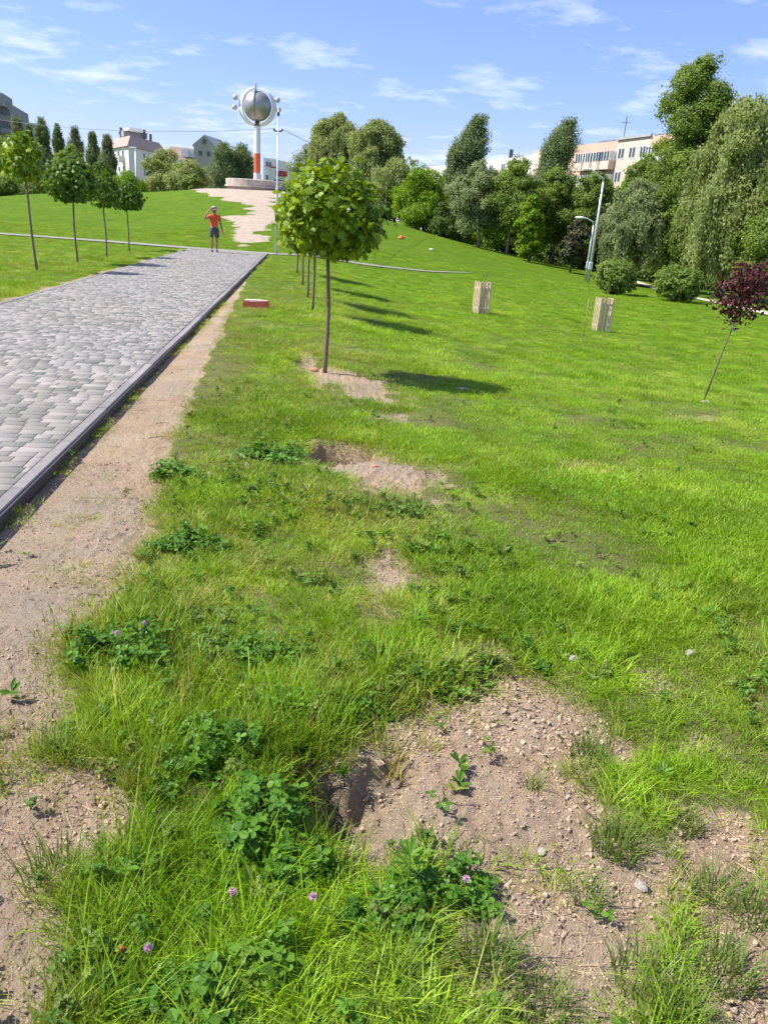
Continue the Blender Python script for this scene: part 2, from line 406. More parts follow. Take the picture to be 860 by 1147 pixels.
nt.links.new(pc, b.inputs['Base Color']); b.inputs['Roughness'].default_value = .92; b.inputs['Specular IOR Level'].default_value = .2; bump(nt, sp, .35, .004, b)
V, Fq, tones = [], [], []
ROW = .108; s = .6; r = 0
pr = np.random.default_rng(11)
while s < PEND - ROW:
    d = -PW + .115 - pr.random() * .2
    while d < -.082:
        w = float(pr.choice([.108, .162, .216], p=[.3, .45, .25])); d1 = d + w
        a, c = max(d, -PW + .085), min(d1, -.083)
        if c - a > .02:
            g, e = .0024, .0020; a += g; c -= g; s0, s1 = s + .0042, s + ROW - .0042
            zt = TOP + pr.normal(0, .0005); k = len(V)
            for (dd, s_, zz) in ((a, s0, 0), (c, s0, 0), (c, s1, 0), (a, s1, 0), (a, s0, zt - e), (c, s0, zt - e), (c, s1, zt - e), (a, s1, zt - e),
                                 (a + e, s0 + e, zt), (c - e, s0 + e, zt), (c - e, s1 - e, zt), (a + e, s1 - e, zt)):
                X, Y = xy(dd, s_); V.append((X, Y, zz))
            for q in range(4):
                n_ = (q + 1) % 4
                Fq += [(k + q, k + n_, k + 4 + n_, k + 4 + q), (k + 4 + q, k + 4 + n_, k + 8 + n_, k + 8 + q)]
            Fq.append((k + 8, k + 9, k + 10, k + 11))
            tones += [float(np.clip(pr.choice([.2, .42, .58, .75, .9], p=[.1, .27, .27, .24, .12]) + pr.normal(0, .05), 0, 1))] * 12
        d = d1
    s += ROW; r += 1
pme = mesh_np('paved_path', np.array(V), np.array(Fq))
pme.attributes.new('tone', 'FLOAT', 'POINT').data.foreach_set('value', np.array(tones, np.float32))
tag(link('paved_path', pme, mp), 'wide footpath of grey and pinkish concrete pavers', 'path', kind='structure')
mbd = MB(); c0 = xy(-PW / 2, (PEND + .2) / 2); ang = math.atan2(T2[1], T2[0])
mbd.box((c0[0], c0[1], TOP - .05), (PEND - .5, PW - .17, .06), ang)
tag(mbd.build('path_bedding', plain('joint_sand', (.19, .17, .145), .95, .25, 40)), 'sand bedding showing in the paver joints', 'path', kind='structure')
m_kerb2, nt, b = new_mat('kerb_stones'); geo = N(nt, 'ShaderNodeNewGeometry')
kn = noise(nt, 14, 6, .7, geo.outputs['Position']); kc = ramp(nt, mth(nt, 'ADD', mth(nt, 'MULTIPLY', kn, .6), mth(nt, 'MULTIPLY', geo.outputs['Random Per Island'], .4)), [(.25, (.17, .158, .15)), (.75, (.29, .265, .255))])
nt.links.new(kc, b.inputs['Base Color']); b.inputs['Roughness'].default_value = .9; b.inputs['Specular IOR Level'].default_value = .2; bump(nt, kn, .3, .006, b)
for dk, lab in ((-.041, 'concrete kerb along the near side of the paving, beside the bare soil'), (-PW + .041, 'concrete kerb along the far side of the paving, beside the lawn')):
    mk = MB(); s = .2
    while s < PEND - .2:
        c = xy(dk + random.uniform(-.003, .003), s + .5)
        mk.box((c[0], c[1], TOP - .075 + random.uniform(-.003, .003) + .003), (.99, .08, .15), ang, bev=.006)
        s += 1.0
    tag(mk.build('kerb', m_kerb2), lab, 'kerb', kind='structure')

mk = MB(); s = .3  # near-black strip with a lip, colours in the shade on the kerb's outer side
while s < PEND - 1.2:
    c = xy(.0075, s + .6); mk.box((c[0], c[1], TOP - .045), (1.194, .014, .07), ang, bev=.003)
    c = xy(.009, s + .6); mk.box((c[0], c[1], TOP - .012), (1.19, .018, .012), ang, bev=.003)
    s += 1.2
tag(mk.build('kerb_shade_strip', plain('painted_kerb_shade', (.045, .043, .048), .6, .2, 6)), 'dark strip painted as shade on the outer face of the kerb, above the bare soil', 'painted shade', kind='structure')

def strip(name, label, cl, w, lift, mat):
    V = []; n = len(cl)
    for i, p in enumerate(cl):
        t = (cl[min(i + 1, n - 1)] - cl[max(i - 1, 0)]); t /= np.linalg.norm(t); nrm = np.array([-t[1], t[0]])
        for k in (-.5, -.25, 0, .25, .5):
            q = p + nrm * k * (w[i] if hasattr(w, '__len__') else w); V.append((q[0], q[1], float(smooth_z(np.array([q[0]]), np.array([q[1]]))[0]) + lift))
    Fs = [(i * 5 + j, i * 5 + j + 1, (i + 1) * 5 + j + 1, (i + 1) * 5 + j) for i in range(n - 1) for j in range(4)]
    o = link(name, mesh_np(name, np.array(V), np.array(Fs), True), mat)
    return tag(o, label, 'path', kind='structure')
def lerp_line(pts, n):
    pts = np.array(pts, float); L = np.r_[0, np.cumsum(np.linalg.norm(np.diff(pts, axis=0), axis=1))]
    t = np.linspace(0, L[-1], n); return np.stack([np.interp(t, L, pts[:, 0]), np.interp(t, L, pts[:, 1])], -1)
strip('cross_path', 'pale asphalt footpath crossing beyond the end of the paving', lerp_line([(-60, 33.2), (-17, 34.3), (-9, 33.9), (-5, 34.1), (-1.5, 35.6), (1.5, 37.2), (3.4, 39.0)], 160), np.interp(np.linspace(0, 1, 160), [0, .86, 1], [1.0, .8, .06]), .03, m_asphalt)
fp = [G0(u, v)[:2] for u, v in [(690, 309), (730, 322), (760, 331), (800, 339), (845, 349), (900, 362), (960, 378)]]
strip('lawn_path', 'narrow pale path behind the two trimmed bushes', lerp_line(fp, 60), .9, .05, plain('worn_earth', (.50, .43, .33), .95, .12, 2, .3))

# ------------------------------------------------------------------ leaf clouds and trees
def leaf_mesh(name, C, U, W, su, sw):
    """diamond leaves: centre, long axis, cross axis, half sizes"""
    su = np.broadcast_to(np.asarray(su, float), (len(C),))[:, None]; sw = np.broadcast_to(np.asarray(sw, float), (len(C),))[:, None]
    V = np.stack([C - U * su, C + W * sw - U * su * .1, C + U * su, C - W * sw - U * su * .1], 1).reshape(-1, 3)
    return mesh_np(name, V, np.arange(len(C) * 4).reshape(-1, 4))
def unit(a): return a / np.maximum(np.linalg.norm(a, axis=-1, keepdims=True), 1e-9)
def frames(nrm, g):
    r = unit(g.normal(size=nrm.shape)); u = unit(np.cross(nrm, r)); return u, np.cross(nrm, u)
def clumps(lobes, n, g, clump_r=.2, per=26):
    """leaf centres and outward normals spread over clumps on a set of ellipsoid lobes"""
    C, Nn = [], []
    area = np.array([l[3] * l[4] + l[4] * l[5] + l[3] * l[5] for l in lobes]); area /= area.sum()
    for l, a in zip(lobes, area):
        m = max(3, int(n * a / per)); c = np.array(l[:3]); r = np.array(l[3:6])
        d = unit(g.normal(size=(m, 3))); rad = 1 - .42 * g.random(m) ** 1.8 + .13 * g.random(m) * (g.random(m) < .3)
        cc = c + d * r * rad[:, None]
        k = g.integers(max(6, per // 2), int(per * 1.5) + 1, m)
        ci = np.repeat(np.arange(m), k)
        off = g.normal(size=(len(ci), 3)) * clump_r * np.mean(r) * np.array([1.0, 1.0, .7])
        off[:, 2] -= .35 * np.maximum(0, np.hypot(off[:, 0], off[:, 1]) - clump_r * np.mean(r) * .6)
        C.append(cc[ci] + off); Nn.append(unit(d[ci] * .75 + np.array([0, 0, .45]) + g.normal(size=(len(ci), 3)) * .5))
    return np.concatenate(C), np.concatenate(Nn)
def lobes_round(w, h, z0, g, n=14, flat=1.0):
    L = [(0, 0, z0 + h * .5, w * .24, w * .24 * flat, h * .34)]
    n = int(n * 2.2); top = g.normal() * .12
    for i in range(n):
        q = (i + g.random()) / n; a = 2.4 * i + g.normal() * .5         # limbs spiral up; each carries a flattened spray of its own
        pr_ = math.sin(math.pi * min(1, .12 + .86 * q)) ** .6 * (.62 + .5 * g.random())
        if q > .9: pr_ *= .45
        rr = w * .36 * pr_; r = w * (.10 + .10 * g.random()) * (1.15 - .35 * q)
        L.append((math.cos(a) * rr + top * w * q, math.sin(a) * rr * flat, z0 + h * (.08 + .86 * q) + g.normal() * h * .03, r, r * (.8 + .4 * g.random()), r * (.55 + .3 * g.random())))
    return L
def trunk_mb(h, r, g, spread_, top, nl=7, lean=(0, 0)):
    mb = MB(); pts = [Vector((lean[0] * t + .12 * r * g.normal(), lean[1] * t + .12 * r * g.normal(), h * t)) for t in np.linspace(0, 1, 6)]
    mb.tube(pts, [r * (1.35 if i == 0 else 1 - .16 * i) for i in range(6)], 8)
    for i in range(nl):
        a = 2.4 * i + g.random(); z = h * (.45 + .5 * g.random()); b0 = Vector((lean[0] * z / h, lean[1] * z / h, z))
        e = b0 + Vector((math.cos(a) * spread_ * (.5 + .4 * g.random()), math.sin(a) * spread_ * (.5 + .4 * g.random()), (top - z) * (.35 + .45 * g.random())))
        m1 = b0.lerp(e, .45) + Vector((0, 0, .12 * (top - z)))
        mb.tube([b0, m1, e], [r * .5, r * .34, r * .12], 6)
    return mb
LEAF = {}
def leafmat(key, c, c2, **kw):
    if key not in LEAF: LEAF[key] = leafy('foliage_' + key, c, c2, **kw)
    return LEAF[key]
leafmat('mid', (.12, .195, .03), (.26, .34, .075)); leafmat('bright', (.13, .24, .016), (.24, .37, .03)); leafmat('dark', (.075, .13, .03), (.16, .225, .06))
leafmat('olive', (.19,.24,.07), (.37,.425,.155)); leafmat('silver', (.165, .215, .085), (.32, .37, .17)); leafmat('poplar', (.095, .15, .045), (.22, .28, .11))
leafmat('poplar_old', (.11, .14, .055), (.24, .265, .12)); leafmat('dusk', (.075, .085, .045), (.16, .155, .09))
def px_span(u0, u1, v0, Y):
    """base point, width and height of something seen between u0..u1 with top v0 at distance Y"""
    uc = (u0 + u1) / 2; p = at_depth(uc, v0, Y); dist = np.linalg.norm((p - EYE)); k = (proj(p)[2]) / F
    zb = float(smooth_z(np.array([p[0]]), np.array([p[1]]))[0])
    return np.array([p[0], p[1], zb - .05]), (u1 - u0) * k, p[2] - zb
def round_tree(label, u0, u1, v0, Y, key, seed, n=7000, leaf=.10, z0=.2, bark=m_bark, name='broadleaf_tree', cat='tree', group=None, per=26, lobes=14, rtr=None, flat=1.0):
    g = np.random.default_rng(seed); b_, w, h = px_span(u0, u1, v0, Y)
    t = thing(name, label, cat, tuple(b_), 0, group)
    n = int(n * 4); leaf *= .78; L = lobes_round(w * 1.08, h * (1 - z0) * 1.04, h * z0, g, lobes, flat); C, Nn = clumps(L, n, g, .24, per); U, W = frames(Nn, g)
    s = leaf * (.6 + .7 * g.random(len(C)))
    link('crown', leaf_mesh('crown', C, U, W, s, s * .62), LEAF[key], t)
    trunk_mb(h * .72, rtr or max(.06, h * .018), g, w * .3, h * .9).build('trunk', bark, t, True)
    return t
def poplar(label, u0, u1, v0, Y, key, seed, n=5000, leaf=.085, lean=0.0, bend=0.0, name='poplar_tree', group=None, base=.12, wmax=.45):
    g = np.random.default_rng(seed); b_, w, h = px_span(u0, u1, v0, Y)
    t = thing(name, label, 'tree', tuple(b_), 0, group)
    n = int(n * 5); m = n // 24; w *= .92; tz = g.random(m) ** .85; prof = np.sin(np.clip((tz * .93 + .07), 0, 1) ** .75 * math.pi) ** .55
    rad = w * .5 * np.clip(prof, .12, 1) * (.55 + .45 * np.sqrt(g.random(m))) * (1 + .25 * np.sin(tz * 19 + seed))
    a = g.random(m) * 2 * math.pi
    z = h * (base + (1 - base) * tz * .97)
    cx = np.cos(a) * rad + lean * w * tz + bend * w * tz ** 2.2; cy = np.sin(a) * rad
    ci = np.repeat(np.arange(m), 24); k = np.clip(g.normal(size=(len(ci), 3)), -1.9, 1.9) * np.array([.04 * w, .04 * w, .11 * w]) * 1.1
    sh = (k[:, 2] / (.11 * w))                         # sprays rise outward
    C = np.stack([cx[ci], cy[ci], z[ci]], -1) + k + np.stack([np.cos(a[ci]) * sh * .05 * w + (bend * .16 + lean * .1) * w * sh, np.sin(a[ci]) * sh * .05 * w, 0 * sh], -1)
    Nn = unit(np.stack([np.cos(a[ci]), np.sin(a[ci]), np.full(len(ci), .35)], -1) + g.normal(size=(len(ci), 3)) * .55)
    U, W = frames(Nn, g); s = leaf * (.6 + .7 * g.random(len(C)))
    link('crown', leaf_mesh('crown', C, U, W, s, s * .6), LEAF[key], t)
    mb = MB(); mb.tube([(0, 0, 0), (lean * w * .5 + bend * w * .22, 0, h * .5), (lean * w * .93 + bend * w * .85, 0, h * .93)], [h * .017, h * .011, .03], 8)
    for i in range(8):
        zz = h * (.15 + .08 * i); x0 = lean * w * zz / h + bend * w * (zz / h) ** 2.2; an = 2.4 * i
        mb.tube([(x0, 0, zz), (x0 + math.cos(an) * w * .2, math.sin(an) * w * .2, zz + h * .12), (x0 + math.cos(an) * w * .26 + bend * w * .1, math.sin(an) * w * .26, zz + h * .22)], [h * .005, h * .004, .015], 5)
    mb.build('trunk', m_bark, t, True); return t
def willow(label, u0, u1, v0, Y, key, seed, strands=420, leaf=.2, z_low=.12, group=None, drop=(.18, .5)):
    g = np.random.default_rng(seed); b_, w, h = px_span(u0, u1, v0, Y); w *= .95
    t = thing('willow_tree', label, 'tree', tuple(b_), 0, group)
    L = lobes_round(w * 1.12, h * .72, h * .27, g, 14); Cs, Ns = [], []
    leaf *= .5; C0, N0 = clumps(L, strands * 40, g, .26, 26); Cs.append(C0); Ns.append(N0)
    ar = np.array([l[3] * l[4] for l in L]); pick = g.choice(len(L), strands, p=ar / ar.sum())
    nb_ = max(20, strands // 8); bp = g.choice(len(L), nb_, p=ar / ar.sum()); bd = unit(g.normal(size=(nb_, 3)) + np.array([0, 0, .25])); bt = np.array(L)[bp][:, :3] + bd * np.array(L)[bp][:, 3:6] * (.75 + .35 * g.random((nb_, 1))); bi = g.integers(0, nb_, strands)
    top = bt[bi] + g.normal(size=(strands, 3)) * w * np.array([.028, .028, .02])
    ln = h * (drop[0] * .5 + (drop[1] * .8 - drop[0] * .5) * ((.25 + g.random(nb_))[bi] * g.random(strands))); ln = np.minimum(ln, top[:, 2] - h * z_low * (.5 + g.random(strands)))
    out = unit(np.stack([top[:, 0], top[:, 1], 0 * ln], -1))
    for i in range(strands):
        m = max(4, int(ln[i] / (leaf * .5))); q = np.linspace(0, 1, m)
        p = top[i] + out[i] * (q * .10 * w * (1 - q * .5))[:, None] - np.array([0, 0, 1]) * (ln[i] * q)[:, None] + g.normal(size=(m, 3)) * leaf * (.4 + .9 * q)[:, None]
        Cs.append(p); Ns.append(unit(out[i] * .8 + g.normal(size=(m, 3)) * .6))
    C = np.concatenate(Cs); Nn = np.concatenate(Ns)
    dn = unit(np.array([0, 0, -1]) + g.normal(size=C.shape) * np.where(np.arange(len(C)) < len(C0), .75, .3)[:, None]); W = unit(np.cross(Nn, dn)); U = unit(dn)
    s = leaf * (.7 + .7 * g.random(len(C)))
    link('crown', leaf_mesh('crown', C, U, W, s, s * .45), LEAF[key], t)
    trunk_mb(h * .6, h * .022, g, w * .3, h * .85, 8).build('trunk', m_bark, t, True); return t
def bush(label, u0, u1, v0, Y, key, seed, n=5000, leaf=.05, name='trimmed_bush', cat='bush', group=None, flat=1.0):
    g = np.random.default_rng(seed); b_, w, h = px_span(u0, u1, v0, Y)
    t = thing(name, label, cat, tuple(b_), 0, group)
    L = [(0, 0, h * .56, w * .44, w * .44 * flat, h * .42), (-w * .12, 0, h * .7, w * .3, w * .3, h * .24), (w * .14, 0, h * .66, w * .3, w * .3, h * .26), (w * .05, 0, h * .3, w * .33, w * .33, h * .22), (-w * .18, -w * .1, h * .4, w * .26, w * .26, h * .3), (w * .2, -w * .1, h * .38, w * .24, w * .24, h * .28)]
    C, Nn = clumps(L, int(n * 2.2), g, .09, 22); k = C[:, 2] > .02; C, Nn = C[k], Nn[k]; U, W = frames(Nn, g); s = leaf * (.6 + .7 * g.random(len(C)))
    link('foliage', leaf_mesh('foliage', C, U, W, s, s * .6), LEAF[key], t)
    mb = MB()
    for i in range(6): an = i * 1.05; mb.tube([(math.cos(an) * .08, math.sin(an) * .08, 0), (math.cos(an) * w * .15, math.sin(an) * w * .15, h * .4), (math.cos(an) * w * .28, math.sin(an) * w * .28, h * .75)], [.035, .025, .01], 6)
    mb.build('stem', m_bark, t, True); return t

gl = 'tall poplars in the row on the left skyline'
poplar('pale olive poplar in front of the grey high-rise', 8, 29, 131, 118, 'poplar_old', 21, group=gl)
poplar('slim dark poplar just beside the grey high-rise', 25, 38, 139, 121, 'dark', 22, group=gl)
poplar('broad dark poplar, tallest of the left skyline row', 35, 57, 132, 116, 'poplar', 23, group=gl)
poplar('narrow poplar standing alone with sky on both sides', 56, 72, 138, 121, 'poplar', 24, group=gl)
poplar('pale poplar with a ragged split top left of the white apartment house', 73, 94, 142, 125, 'poplar_old', 25, group=gl)
poplar('poplar a gap away from the white apartment house', 94, 113, 148, 118, 'poplar', 26, group=gl)
poplar('brownish dark poplar against the balconies of the white apartment house', 110, 130, 151, 112, 'poplar_old', 27, group=gl)
round_tree('green broadleaf tree below the grey high-rise, at the picture edge', -22, 32, 158, 92, 'mid', 31)
round_tree('light green tree in front of the poplar row', 50, 98, 164, 86, 'mid', 32)
round_tree('dark tree left of the white apartment house, below the brownish poplar', 88, 132, 184, 88, 'dark', 33, n=5000)
round_tree('slim dark tree against the gable wall of the white apartment house', 162, 178, 178, 120, 'dark', 34, n=2500, z0=.1)
round_tree('bright shrub tree at the foot of the white apartment house', 126, 170, 196, 84, 'bright', 35, n=3500, z0=.05)
round_tree('olive willow-like tree right of the white apartment house', 164, 212, 170, 86, 'olive', 36, n=6500, z0=.08)
round_tree('olive shrub tree on the hill brow below the grey gabled tower', 186, 232, 180, 80, 'olive', 37, n=5500, z0=.05)
round_tree('dark low bush on the hill brow left of the plinth', 203, 226, 196, 75, 'mid', 38, n=2500, z0=.02)
bush('clipped green hedge on the left lawn edge', -30, 21, 194, 71, 'mid', 39, n=6000, leaf=.09, name='hedge', cat='hedge')
poplar('conical green tree right of the grey gabled tower', 234, 268, 163, 96, 'poplar', 41, wmax=.5)
poplar('conical green tree just left of the monument pole', 254, 288, 165, 98, 'poplar', 42)
round_tree('dark round tree directly behind the monument pole', 270, 292, 178, 104, 'dark', 43, n=2500)
round_tree('grey-green tree behind the utility pole', 316, 364, 158, 98, 'silver', 44, n=6000)
willow('tall olive willow rising behind the round maple', 350, 412, 127, 80, 'olive', 45, 1300, .19, z_low=.06, drop=(.3, .95))
willow('tall olive willow, right one of the pair behind the round maple', 394, 458, 130, 77, 'olive', 46, 1300, .19, z_low=.06, drop=(.3, .95))
willow('low willow with hanging strands on the hill brow', 416, 476, 182, 73, 'olive', 47, 500, .17, z_low=.04)
round_tree('small grey tree top showing right of the willows', 448, 474, 173, 104, 'silver', 48, n=2500)
round_tree('bright green maple-like tree on the hill brow left of the leaning poplar', 438, 503, 190, 69, 'bright', 49, n=8500, z0=.02)
poplar('tall dark poplar bending right at its top', 494, 541, 132, 80, 'poplar', 50, n=11000, leaf=.095, lean=-.05, bend=.42, base=.05)
round_tree('dark shrub tree at the foot of the tall bending poplar', 486, 536, 224, 66, 'dark', 51, n=6000, z0=.02)
round_tree('silvery tree right of the tall bending poplar', 512, 578, 184, 62, 'silver', 52, n=9000, bark=m_bark_pale, z0=.2)
round_tree('mid green tree with forked pale trunk on the hill brow', 548, 610, 182, 61, 'mid', 53, n=9000, bark=m_bark_pale, z0=.2)
round_tree('small lime green tree glowing among darker trees', 584, 618, 220, 57, 'bright', 54, n=4500, z0=.05)
poplar('windswept poplar leaning right in front of the salmon apartment block', 596, 646, 136, 92, 'poplar', 55, n=9000, leaf=.10, lean=-.05, bend=.34)
round_tree('broad grey-green tree left of the lamp posts', 600, 664, 188, 63, 'mid', 56, n=10000)
round_tree('brownish thin-leaved tree just left of the lamp posts', 632, 662, 244, 54, 'dusk', 57, n=2600, z0=.12)
round_tree('green tree behind the lamp posts', 646, 704, 190, 62, 'mid', 58, n=9000)
willow('low drooping willow above the two trimmed bushes', 690, 766, 198, 50, 'silver', 59, 560, .16, z_low=.1)
round_tree('tall dark tree, highest of the trees on the right', 757, 848, 62, 54, 'mid', 60, n=19000, leaf=.10, z0=.2, lobes=24)
willow('large olive willow at the right edge of the park', 794, 912, 100, 45, 'olive', 61, 1500, .17, z_low=.08, drop=(.1, .45))
willow('green drooping tree in front of the tall dark tree', 742, 812, 190, 49, 'mid', 62, 560, .16, z_low=.1)
round_tree('dense green tree at the right edge behind the purple sapling', 836, 920, 196, 42, 'mid', 63, n=9000, leaf=.09, z0=.1)
round_tree('bright-edged tree right of the salmon apartment block', 700, 756, 172, 66, 'mid', 64, n=8000)
round_tree('grey-green tree filling the gap below the pale apartment block', 500, 560, 206, 74, 'mid', 91, n=8000, z0=.06)
round_tree('bushy green tree under the windswept poplar', 570, 640, 196, 76, 'mid', 92, n=9000, z0=.05)
round_tree('green tree low between the windswept poplar and the lamp posts', 620, 690, 200, 72, 'dark', 93, n=8000, z0=.05)
round_tree('green tree standing below the salmon apartment block', 664, 730, 204, 68, 'bright', 94, n=9000, z0=.05)
round_tree('dense tree at the left foot of the tall dark tree', 724, 800, 170, 60, 'mid', 95, n=11000, z0=.05)
round_tree('green shrub tree filling below the twin willows', 400, 450, 206, 78, 'mid', 96, n=6000, z0=.04)
round_tree('leafy shrub at the foot of the skyline poplars', 0, 60, 186, 90, 'mid', 97, n=6000, z0=.03)
round_tree('green tree joining the crowns between the drooping tree and the tall dark tree', 712, 780, 214, 57, 'mid', 98, n=9000, z0=.04)
round_tree('leafy tree behind the silvery tree and the forked pale tree', 530, 600, 196, 70, 'bright', 99, n=8000, z0=.05)
round_tree('broad green tree shouldering the tall dark tree on its left side', 742, 836, 118, 57, 'mid', 101, n=15000, z0=.05, lobes=20)
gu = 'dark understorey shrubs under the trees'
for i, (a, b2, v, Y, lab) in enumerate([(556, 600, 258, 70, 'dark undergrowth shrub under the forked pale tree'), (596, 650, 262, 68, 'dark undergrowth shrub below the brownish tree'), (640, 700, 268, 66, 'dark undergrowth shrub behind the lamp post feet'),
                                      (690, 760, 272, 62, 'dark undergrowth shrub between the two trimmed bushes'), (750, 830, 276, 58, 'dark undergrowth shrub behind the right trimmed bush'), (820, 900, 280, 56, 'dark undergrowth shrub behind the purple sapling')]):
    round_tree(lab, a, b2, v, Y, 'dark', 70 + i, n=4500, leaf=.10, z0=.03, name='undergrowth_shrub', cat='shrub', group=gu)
bush('rounded trimmed bush nearer the lamp posts', 668, 718, 288, 37.5, 'mid', 81, n=8000)
bush('rounded trimmed bush farther from the lamp posts', 735, 790, 295, 35.5, 'mid', 82, n=8000)
# bare trunks glimpsed in the shade
# ------------------------------------------------------------------ globe maples
def maple_leaf():
    tips = [(0, 1.0), (.22, .62), (.40, .72), (.36, .45), (.80, .52), (.56, .22), (.70, .02), (.42, -.02), (.5, -.30), (.18, -.16)]
    pts = [(x, y) for x, y in tips] + [(0, -.18)] + [(-x, y) for x, y in reversed(tips[1:])]
    return np.array(pts)
ML = maple_leaf()
mleaf = leafy('maple_leaves', (.065, .14, .005), (.28, .385, .018), trans=.32, rough=.42, patch=3.0)
mleaf_d = leafy('maple_leaves_dark', (.06, .125, .015), (.13, .22, .028), trans=.38, rough=.42, patch=3.0)
def maple_crown(g, R, Hc, n, size):
    d = unit(g.normal(size=(n, 3)) + np.array([0, 0, .12])); k = np.where(g.random(n) < .7, .86 + .16 * g.random(n), .45 + .45 * g.random(n))
    bumpy = 1 + .13 * np.sin(d[:, 0] * 5 + 1) * np.cos(d[:, 1] * 4.3) + .09 * g.normal(size=n)
    m_ = max(40, n // 22); dc = unit(g.normal(size=(m_, 3)) + np.array([0, 0, .15])); pick = g.integers(0, m_, n); loose = g.random(n) < .45
    d = np.where(loose[:, None], d, unit(dc[pick] + g.normal(size=(n, 3)) * .17)); k = np.where(loose, k, (.78 + .26 * g.random(m_))[pick] * (.9 + .16 * g.random(n)))
    C = d * np.array([R, R, Hc / 2]) * (k * bumpy)[:, None]
    C[:, 2] = np.maximum(C[:, 2], -Hc * .38 + .09 * g.random(n))
    Nn = unit(d * .75 + np.array([0, 0, .55]) + g.normal(size=(n, 3)) * .6)
    down = unit(np.stack([d[:, 0], d[:, 1], np.full(n, -.55)], -1) + g.normal(size=(n, 3)) * .3)
    U = unit(down - Nn * (down * Nn).sum(-1, keepdims=True)); W = np.cross(U, Nn)
    s = size * (.6 + .6 * g.random(n))
    q = ML; fold = np.abs(q[:, 0]) * -.22 - .18 * np.maximum(q[:, 1], 0) ** 2
    V = C[:, None] + (W[:, None] * q[None, :, :1] * s[:, None, None] + U[:, None] * q[None, :, 1:] * s[:, None, None]) + Nn[:, None] * (fold[None] * s[:, None])[..., None]
    K = len(q); c0 = C + Nn * 0.0
    V = np.concatenate([V, c0[:, None]], 1).reshape(-1, 3)
    f = np.array([(i, (i + 1) % K, K) for i in range(K)])
    Fs = (f[None] + (np.arange(n) * (K + 1))[:, None, None]).reshape(-1, 3)
    return V, Fs
def globe_maple(label, loc, seed, h_tot, R, Hc, n, size, r=.022, mat=mleaf, lean=(0, 0), group=None):
    g = np.random.default_rng(seed); t = thing('maple_tree', label, 'tree', loc, 0, group)
    zc = h_tot - Hc * .5
    V, Fs = maple_crown(g, R, Hc, n, size); V = V + np.array([lean[0], lean[1], zc])
    link('crown', mesh_np('crown', V, Fs), mat, t)
    mb = MB(); zt = zc - Hc * .42
    pts = [(lean[0] * k * .85 + .012 * math.sin(5 * k + seed), lean[1] * k + .01 * math.cos(4 * k + seed), zt * k) for k in np.linspace(0, 1, 9)]
    pts[0] = (pts[0][0], pts[0][1], -.06)
    mb.tube(pts, [r * (1.25 - .38 * k) for k in np.linspace(0, 1, 9)], 10); mb.build('trunk', m_bark_young, t, True)
    mb = MB(); e = Vector(pts[-1])
    for i in range(9):
        a = 2.4 * i; q = Vector((lean[0] + math.cos(a) * R * .62, lean[1] + math.sin(a) * R * .62, zc + Hc * (.1 + .2 * (i % 3 - 1))))
        mb.tube([e, e.lerp(q, .45) + Vector((0, 0, .08)), q], [r * .55, r * .35, r * .12], 6)
    mb.build('branch', m_bark_young, t, True); return t
def ground_at(u, v):
    p = G0(u, v); return (p[0], p[1], gz(p[0], p[1]))
gr = 'globe maples in the row beside the paved path'
b1 = ground_at(365, 415)
m1 = globe_maple('nearest round-headed young maple, planted in a patch of dug soil', b1, 5, 2.17, .53, 1.02, 2300, .066, .021, group=gr, lean=(-.02, 0))
for i, (u, v, s, lab) in enumerate([(351, 348, 1.0, 'second maple of the row, its crown hidden behind the nearest maple'), (345, 333, .98, 'third maple of the row, seen only as a trunk and a shadow'), (338.6, 319, 1.0, 'fourth maple of the row, a thin trunk below the big crown'), (332.5, 306.5, 1.02, 'farthest maple of the row, its trunk nearest the utility pole')]):
    dup(m1, ground_at(u, v), 1.3 * i + .7, s, lab, gr)
g2 = 'young maples on the lawn left of the paved path'
lt = ground_at(87, 295)
m2 = globe_maple('dark globe-headed young maple, densest of the four left of the path', lt, 8, 2.62, .62, 1.2, 1300, .09, .024, mleaf_d, group=g2)
m3 = globe_maple('loose light green young maple, nearest of the four left of the path', ground_at(42, 303), 9, 2.9, .41, 1.1, 560, .085, .024, mleaf, group=g2, lean=(-.1, 0))
m4 = globe_maple('slim dark young maple between two others left of the path', ground_at(120, 289), 12, 2.5, .44, 1.15, 700, .085, .022, mleaf_d, group=g2)
dup(m2, ground_at(145, 281), 2.0, .92, 'smaller dark maple, farthest of the four and beside the paving', g2)
dup(m2, tuple([-9.6, 12.6, gz(-9.6, 12.6)]), 1.1, .95, 'young maple left of the paving, its shadow falling across the near pavers', g2)

# ------------------------------------------------------------------ purple sapling
sb = ground_at(787, 449); s_top = at_depth(820, 366, sb[1]); s_tip = at_depth(840, 300, sb[1])
t = thing('purple_sapling', 'leaning young tree with purple leaves on a thin stem', 'tree', sb)
rel = lambda p: tuple(np.array(p) - np.array(sb))
k = rel(s_top); tip = rel(s_tip)
MB().tube([(0, 0, -.05), (k[0] * .45, 0, k[2] * .47), k, tip], [.013, .011, .009, .004], 8).build('trunk', m_bark_young, t, True)
g = np.random.default_rng(17); mb = MB(); LC, LN = [], []
for i in range(30):
    q = i / 30; b0 = Vector(k).lerp(Vector(tip), .0 + .9 * q); a = 2.4 * i
    ln = (.34 + .18 * g.random()) * (1.0 if q < .6 else .7); e = b0 + Vector((math.cos(a) * ln * .8 + .10 * q, math.sin(a) * ln * .8, ln * .62))
    mb.tube([b0, b0.lerp(e, .5) + Vector((0, 0, -.02)), e], [.006, .004, .002], 5)
    m = 42; f = g.random(m) ** .7
    LC.append(np.array(b0) + (np.array(e) - np.array(b0)) * f[:, None] + g.normal(size=(m, 3)) * .045); LN.append(unit(g.normal(size=(m, 3)) + np.array([-.2, 0, .5])))
